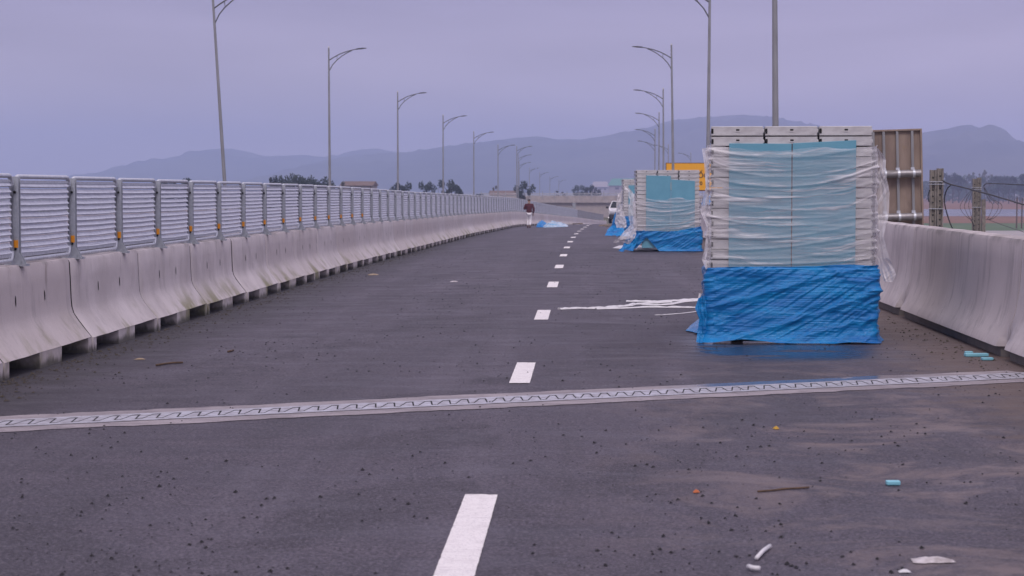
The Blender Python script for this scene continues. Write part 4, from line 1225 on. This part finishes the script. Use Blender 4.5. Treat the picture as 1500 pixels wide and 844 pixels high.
# ------------------------------------------------------------------ white car facing us behind the far stack
M['car_white'] = simple('white_car_paint', (.75, .74, .76), (.7, .69, .71), .25, 0, 2)
M['car_dark'] = simple('dark_plastic', (.02, .018, .02), (.03, .026, .026), .5)
M['glass'] = simple('car_glass', (.015, .02, .022), None, .12, spec=.15)
M['chrome'] = simple('chrome', (.6, .6, .62), None, .2, .9)
M['headlight'] = simple('headlight_glass', (.55, .55, .6), None, .1)
SC_ = 150.0
cp = at(893.5, 328, SC_)
car = thing('parked_car', 'white parked car facing us, half hidden behind the far stacks', 'car', (cp.x + .88, SC_ + .6, EYE - G(SC_ + .6)), heading(SC_) + R(1.0)); car.scale = (1.08, 1.08, 1.14)
prof = [(0, .42, .80), (.05, .88, .86), (.95, 1.0, .90), (1.05, 1.02, .90), (1.75, 1.42, .70), (2.2, 1.47, .68), (3.4, 1.45, .66), (4.1, 1.1, .82), (4.35, .95, .84), (4.45, .5, .8)]
b = MB(); rings = []
for y, z, hw in prof:
    zl = .3; belt = min(z, .98)
    rings.append([(-.86, y, zl), (.86, y, zl), (.9, y, (zl + belt) / 2), (.88, y, belt - .04), (hw, y, z), (-hw, y, z), (-.88, y, belt - .04), (-.9, y, (zl + belt) / 2)])
b.loft(rings); b.build('body', M['car_white'], car, bevel=.03, auto=35)
b = MB(); b.loft([[(-.80, 1.06, 1.045), (.80, 1.06, 1.045), (.64, 1.72, 1.425), (-.64, 1.72, 1.425)], [(-.80, 1.05, 1.06), (.80, 1.05, 1.06), (.64, 1.71, 1.44), (-.64, 1.71, 1.44)]]); b.build('windscreen', M['glass'], car)
for sx_ in (-1, 1):
    b = MB(); b.loft([[(sx_ * .875, 1.3, 1.02), (sx_ * .715, 1.78, 1.36), (sx_ * .69, 3.35, 1.36), (sx_ * .86, 3.9, 1.04)], [(sx_ * .895, 1.3, 1.02), (sx_ * .735, 1.78, 1.36), (sx_ * .71, 3.35, 1.36), (sx_ * .88, 3.9, 1.04)]])
    b.build('window', M['glass'], car)
    b = MB(); b.box((sx_ * 1.0, 1.25, 1.06), (.2, .1, .14)); b.build('mirror', M['car_dark'], car, bevel=.03)
    b = MB(); b.loft([[(sx_ * .84, -.012, .68), (sx_ * .5, -.03, .70), (sx_ * .5, -.03, .80), (sx_ * .84, -.0, .82)], [(sx_ * .86, .1, .68), (sx_ * .5, .1, .70), (sx_ * .5, .1, .80), (sx_ * .86, .1, .82)]]); b.build('headlight', M['headlight'], car)
    for y in (.85, 3.55):
        b = MB(); b.tube([(sx_ * .68, y, .33), (sx_ * .90, y, .33)], .33, 24); wh = b.build('wheel', M['rubber'], car, bevel=.03)
        b = MB(); b.tube([(sx_ * .9, y, .33), (sx_ * .915, y, .33)], .2, 20); b.build('rim', M['chrome'], wh)
b = MB(); b.box((0, -.03, .47), (1.76, .16, .34)); b.build('bumper', M['car_dark'], car, bevel=.05)
b = MB(); b.box((0, -.012, .73), (.9, .06, .13)); b.build('grille', M['car_dark'], car, bevel=.01)
b = MB(); b.box((0, -.12, .52), (.48, .02, .12)); b.build('number_plate', M['white_plastic'], car)

# ------------------------------------------------------------------ litter
def heap(px0, px1, s0, s1, hmax, seed, m, label, skew=.5):
    P = []; xa, xb = at(px0, 328, (s0 + s1) / 2).x, at(px1, 328, (s0 + s1) / 2).x
    for i in range(25):
        row = []; v = i / 24
        for j in range(41):
            t = j / 40; x = xa + (xb - xa) * t; y = s0 + (s1 - s0) * v
            e = (math.sin(PI * t) ** .5) * (math.sin(PI * v) ** .5) * (1 + skew * (.5 - t))
            h = hmax * e * (.4 + .5 * ridge(fbm(x * 1.6, y * 1.0, seed, 2)) + .2 * fbm(x * 4, y * 2, seed + 1, 2) + .4 * nz(x * 1.3, seed))
            row.append((x + .06 * nz(y * 3, x, seed), y, gz(x, y) + .01 + max(0, h)))
        P.append(row)
    b = MB(); b.grid(P); return b, label
b, l = heap(786, 804, 112, 114.5, .46, 41, None, '', 1.2)
tag(b.build('tarp_bundle', M['tarp'], smooth=True), 'dark blue crumpled tarp on the road just right of the walking man', 'tarp', 'tarps thrown on the road')
b, l = heap(796, 832, 110, 114, .34, 47, None, '', .3)
tag(b.build('plastic_pile', M['tarp_pale'], smooth=True), 'pale blue and white plastic heap right of the dark blue tarp', 'plastic')
def plank(pa_, pb_, wd, hh, m, name, label, cat, group=None):
    A, B_ = on_road(*pa_), on_road(*pb_); d = B_ - A; L = d.length
    b = MB(); b.box((L / 2, 0, hh / 2 + .004), (L, wd, hh)); o = b.build(name, m, bevel=min(.006, hh * .3))
    o.location = A; o.rotation_euler = (0, -math.asin(d.z / L), math.atan2(d.y, d.x)); return tag(o, label, cat, group)
plank((780, 329.6), (826, 329.6), .12, .03, M['white_plastic'], 'plank', 'thin white board lying under the pale plastic heap', 'board')
plank((828, 328.6), (851, 328.6), .3, .1, M['timber'], 'plank', 'pale timber plank right of the plastic heap', 'board')
plank((880, 331.5), (899, 329), .2, .06, M['timber'], 'plank', 'pale planks on the road in front of the white car', 'board')
plank((887, 332.5), (903, 329.5), .12, .05, M['timber'], 'plank', 'darker plank end beside the white car wheel', 'board')
def zz(zx, zy): return (800 + zx / 5.77, 420 + zy / 5.77)
def ribbon(pts, wd, h, label, name='plastic_strip', m=None, group='white plastic strips left of the nearest stack'):
    P = []; Q = [on_road(*p) for p in pts]
    for i, q in enumerate(Q):
        d = (Q[min(i + 1, len(Q) - 1)] - Q[max(i - 1, 0)]).normalized(); nn = Vector((-d.y, d.x, 0)) * wd / 2
        hh = h * (1 + .8 * nz(i * 1.3, wd * 50, 2)) + .006
        P.append([q - nn + Vector((0, 0, .006)), q - nn * .6 + Vector((0, 0, hh)), q + nn * .6 + Vector((0, 0, hh)), q + nn + Vector((0, 0, .006))])
    b = MB(); b.loft(P, True, True); return tag(b.build(name, m or M['white_plastic'], auto=60), label, 'plastic strip', group)
def dense(pts, n=6):
    out = []
    for i in range(len(pts) - 1):
        for k in range(n):
            t = k / n; out.append((pts[i][0] + (pts[i + 1][0] - pts[i][0]) * t, pts[i][1] + (pts[i + 1][1] - pts[i][1]) * t))
    return out + [pts[-1]]
ribbon(dense([zz(680, 128), zz(900, 130), zz(1060, 126), zz(1180, 118), zz(1300, 112)]), .14, .015, 'broad white plastic strip farthest from the camera beside the blue tarp')
ribbon(dense([zz(110, 196), zz(290, 188), zz(400, 191), zz(560, 180), zz(710, 166), zz(740, 155), zz(830, 150), zz(1050, 135)]), .075, .02, 'longest white plastic strip reaching left towards the lane dashes')
ribbon(dense([zz(420, 194), zz(640, 188), zz(860, 178), zz(1100, 180), zz(1310, 182)]), .07, .015, 'straight thin white strip nearest the blue tarp edge')
ribbon(dense([zz(820, 155), zz(900, 161), zz(1040, 156), zz(1150, 134), zz(1290, 122)]), .08, .015, 'curved white strip sagging below the broad one')
ribbon(dense([zz(920, 245), zz(1020, 241), zz(1160, 229), zz(1310, 211)]), .025, .006, 'hair thin white strip nearest the camera beside the tarp')
q = on_road(*zz(1290, 112)); b = MB(); b.tube([q, q + Vector((.02, 0, .09))], [.012, .02], 6); tag(b.build('plastic_strip', M['white_plastic']), 'short upright white strip end at the blue tarp', 'plastic strip', 'white plastic strips left of the nearest stack')

def scrap(px, py, w_, l_, h_, m, name, label, cat, rz=0.0, seed=1):
    p = on_road(px, py); b = MB(); P = []
    for i in range(9):
        row = []
        for j in range(13):
            x = (j / 12 - .5); y = (i / 8 - .5)
            e = (1 - (2 * x) ** 2) * (1 - (2 * y) ** 2)
            taper = 1 - .5 * (x + .5) * .8
            row.append((x * w_ * (1 + .15 * nz(y * 5, seed)), y * l_ * taper * (1 + .3 * nz(x * 5, seed + 2)), .004 + h_ * e * (.8 + .5 * nz(x * 7, y * 7, seed))))
        P.append(row)
    b.grid(P); o = b.build(name, m, smooth=True); o.location = p; o.rotation_euler = (0, 0, rz); return tag(o, label, cat)
scrap(1367, 823, .18, .12, .022, M['scrap'], 'plastic_scrap', 'crumpled white plastic scrap at the bottom right of the road', 'litter', 0, 3)
scrap(547, 403, .2, .35, .03, M['leafy'], 'cardboard_scrap', 'beige scrap alone on the middle of the left lane', 'litter', .2, 5)
scrap(1137, 629, .035, .06, .022, M['leaf_yellow'], 'leaf', 'yellow leaf on the right lane before the expansion joint', 'leaf', .3, 6)
scrap(1020, 722, .034, .05, .018, M['leaf_orange'], 'leaf', 'orange scrap left of the long brown stick', 'leaf', 0, 8)
scrap(1325, 839, .05, .04, .014, M['white_plastic'], 'plastic_scrap', 'tiny white scrap below the crumpled white plastic', 'litter', 0, 12)
scrap(665, 413, .13, .3, .02, M['scrap'], 'plastic_scrap', 'pale scrap at the foot of the left barriers halfway to the man', 'litter', 0, 15)
scrap(205, 527, .1, .08, .015, M['leafy'], 'leaf', 'brown leaf on dark asphalt near the third barrier unit', 'leaf', 0, 16)
def stick(pts, r, m, name, label, cat):
    Q = [on_road(*p) + Vector((0, 0, r * 1.05)) for p in pts]; b = MB(); b.tube(Q, [r * (.8 + .3 * nz(i, 2)) for i in range(len(Q))], 6)
    return tag(b.build(name, m, smooth=True), label, cat)
stick([(1110, 722), (1130, 720.5), (1150, 718), (1170, 717), (1185, 716)], .007, M['twig'], 'stick', 'long brown stick lying on the near right lane', 'stick')
stick([(229, 537), (240, 535), (252, 533.5), (268, 533)], .012, M['twig'], 'twig', 'dark twig near the left barriers beyond the joint', 'twig')
stick([(334, 517), (342, 515)], .012, M['twig'], 'twig', 'short dark twig right of the longer one', 'twig')
stick([(1128, 804), (1118, 811), (1108, 822)], .012, M['white_plastic'], 'plastic_scrap', 'bent white plastic strip standing on the near right lane', 'litter')
stick([(1096, 835), (1102, 837), (1113, 838)], .014, M['white_plastic'], 'plastic_scrap', 'short white strip end below the bent white strip', 'litter')
def block(px, py, l_, w_, h_, rz, label):
    p = on_road(px, py); b = MB(); b.box((0, 0, h_ / 2 + .002), (l_, w_, h_)); o = b.build('foam_scrap', M['cyan_bright'], bevel=.006)
    o.location = p; o.rotation_euler = (0, 0, rz); return tag(o, label, 'foam scrap', 'pale blue foam scraps on the road')
M['cyan_bright'] = simple('bright_blue_foam', (.24, .56, .66), (.2, .5, .6), .5)
block(1308, 711, .075, .045, .024, .05, 'lone pale blue foam block on the near right lane')
block(1430, 522.5, .22, .08, .03, .06, 'longest pale blue foam strip at the parapet foot')
block(1419, 518, .075, .06, .02, 0, 'smaller blue foam piece behind the longest strip')
block(1446, 528, .105, .07, .025, .1, 'blue foam piece nearest the parapet notch')

# asphalt crumbs (uncountable): one object
b = MB(); rnd = random.Random(11)
def crumb(p, r):
    n0 = len(b.v)
    for (x, y, z) in ((1, 0, .2), (.3, .95, .1), (-.8, .6, .25), (-.8, -.6, .1), (.3, -.95, .25)):
        b.v.append((p.x + x * r * rnd.uniform(.7, 1.3), p.y + y * r * rnd.uniform(.7, 1.3), p.z + z * r))
    b.v.append((p.x + rnd.uniform(-.3, .3) * r, p.y, p.z + r * rnd.uniform(.7, 1.2)))
    for i in range(5): b.f.append((n0 + i, n0 + (i + 1) % 5, n0 + 5)); b.mi.append(0)
for _ in range(7500):
    s = 8 + 50 * rnd.random() ** 1.5; o_ = rnd.uniform(-4.8, 3.7)
    if nz(o_ * .8, s * .35, 9) + rnd.uniform(-.35, .35) < -.05: continue
    r = .0045 + .009 * rnd.random() ** 3
    if rnd.random() < .02: r = rnd.uniform(.010, .015)
    crumb(road(s, o_, .001), r)
tag(b.build('asphalt_crumbs', M['stone']), 'scattered black asphalt crumbs over the road', 'gravel', kind='stuff')
b = MB()
for _ in range(1500):
    s = 15 + 45 * rnd.random() ** 1.8; o_ = -4.8 + abs(rnd.gauss(0, .22)); 
    if rnd.random() < .18: o_ = 3.8 - abs(rnd.gauss(0, .25)); s = 17 + 14 * rnd.random()
    crumb(road(s, o_, .001), .005 + .015 * rnd.random() ** 2)
tag(b.build('dirt_litter', simple('earthy_litter', (.045, .036, .028), (.075, .06, .04), .95, 0, 30)), 'earthy grit and leaf litter along the foot of both walls', 'dirt', kind='stuff')
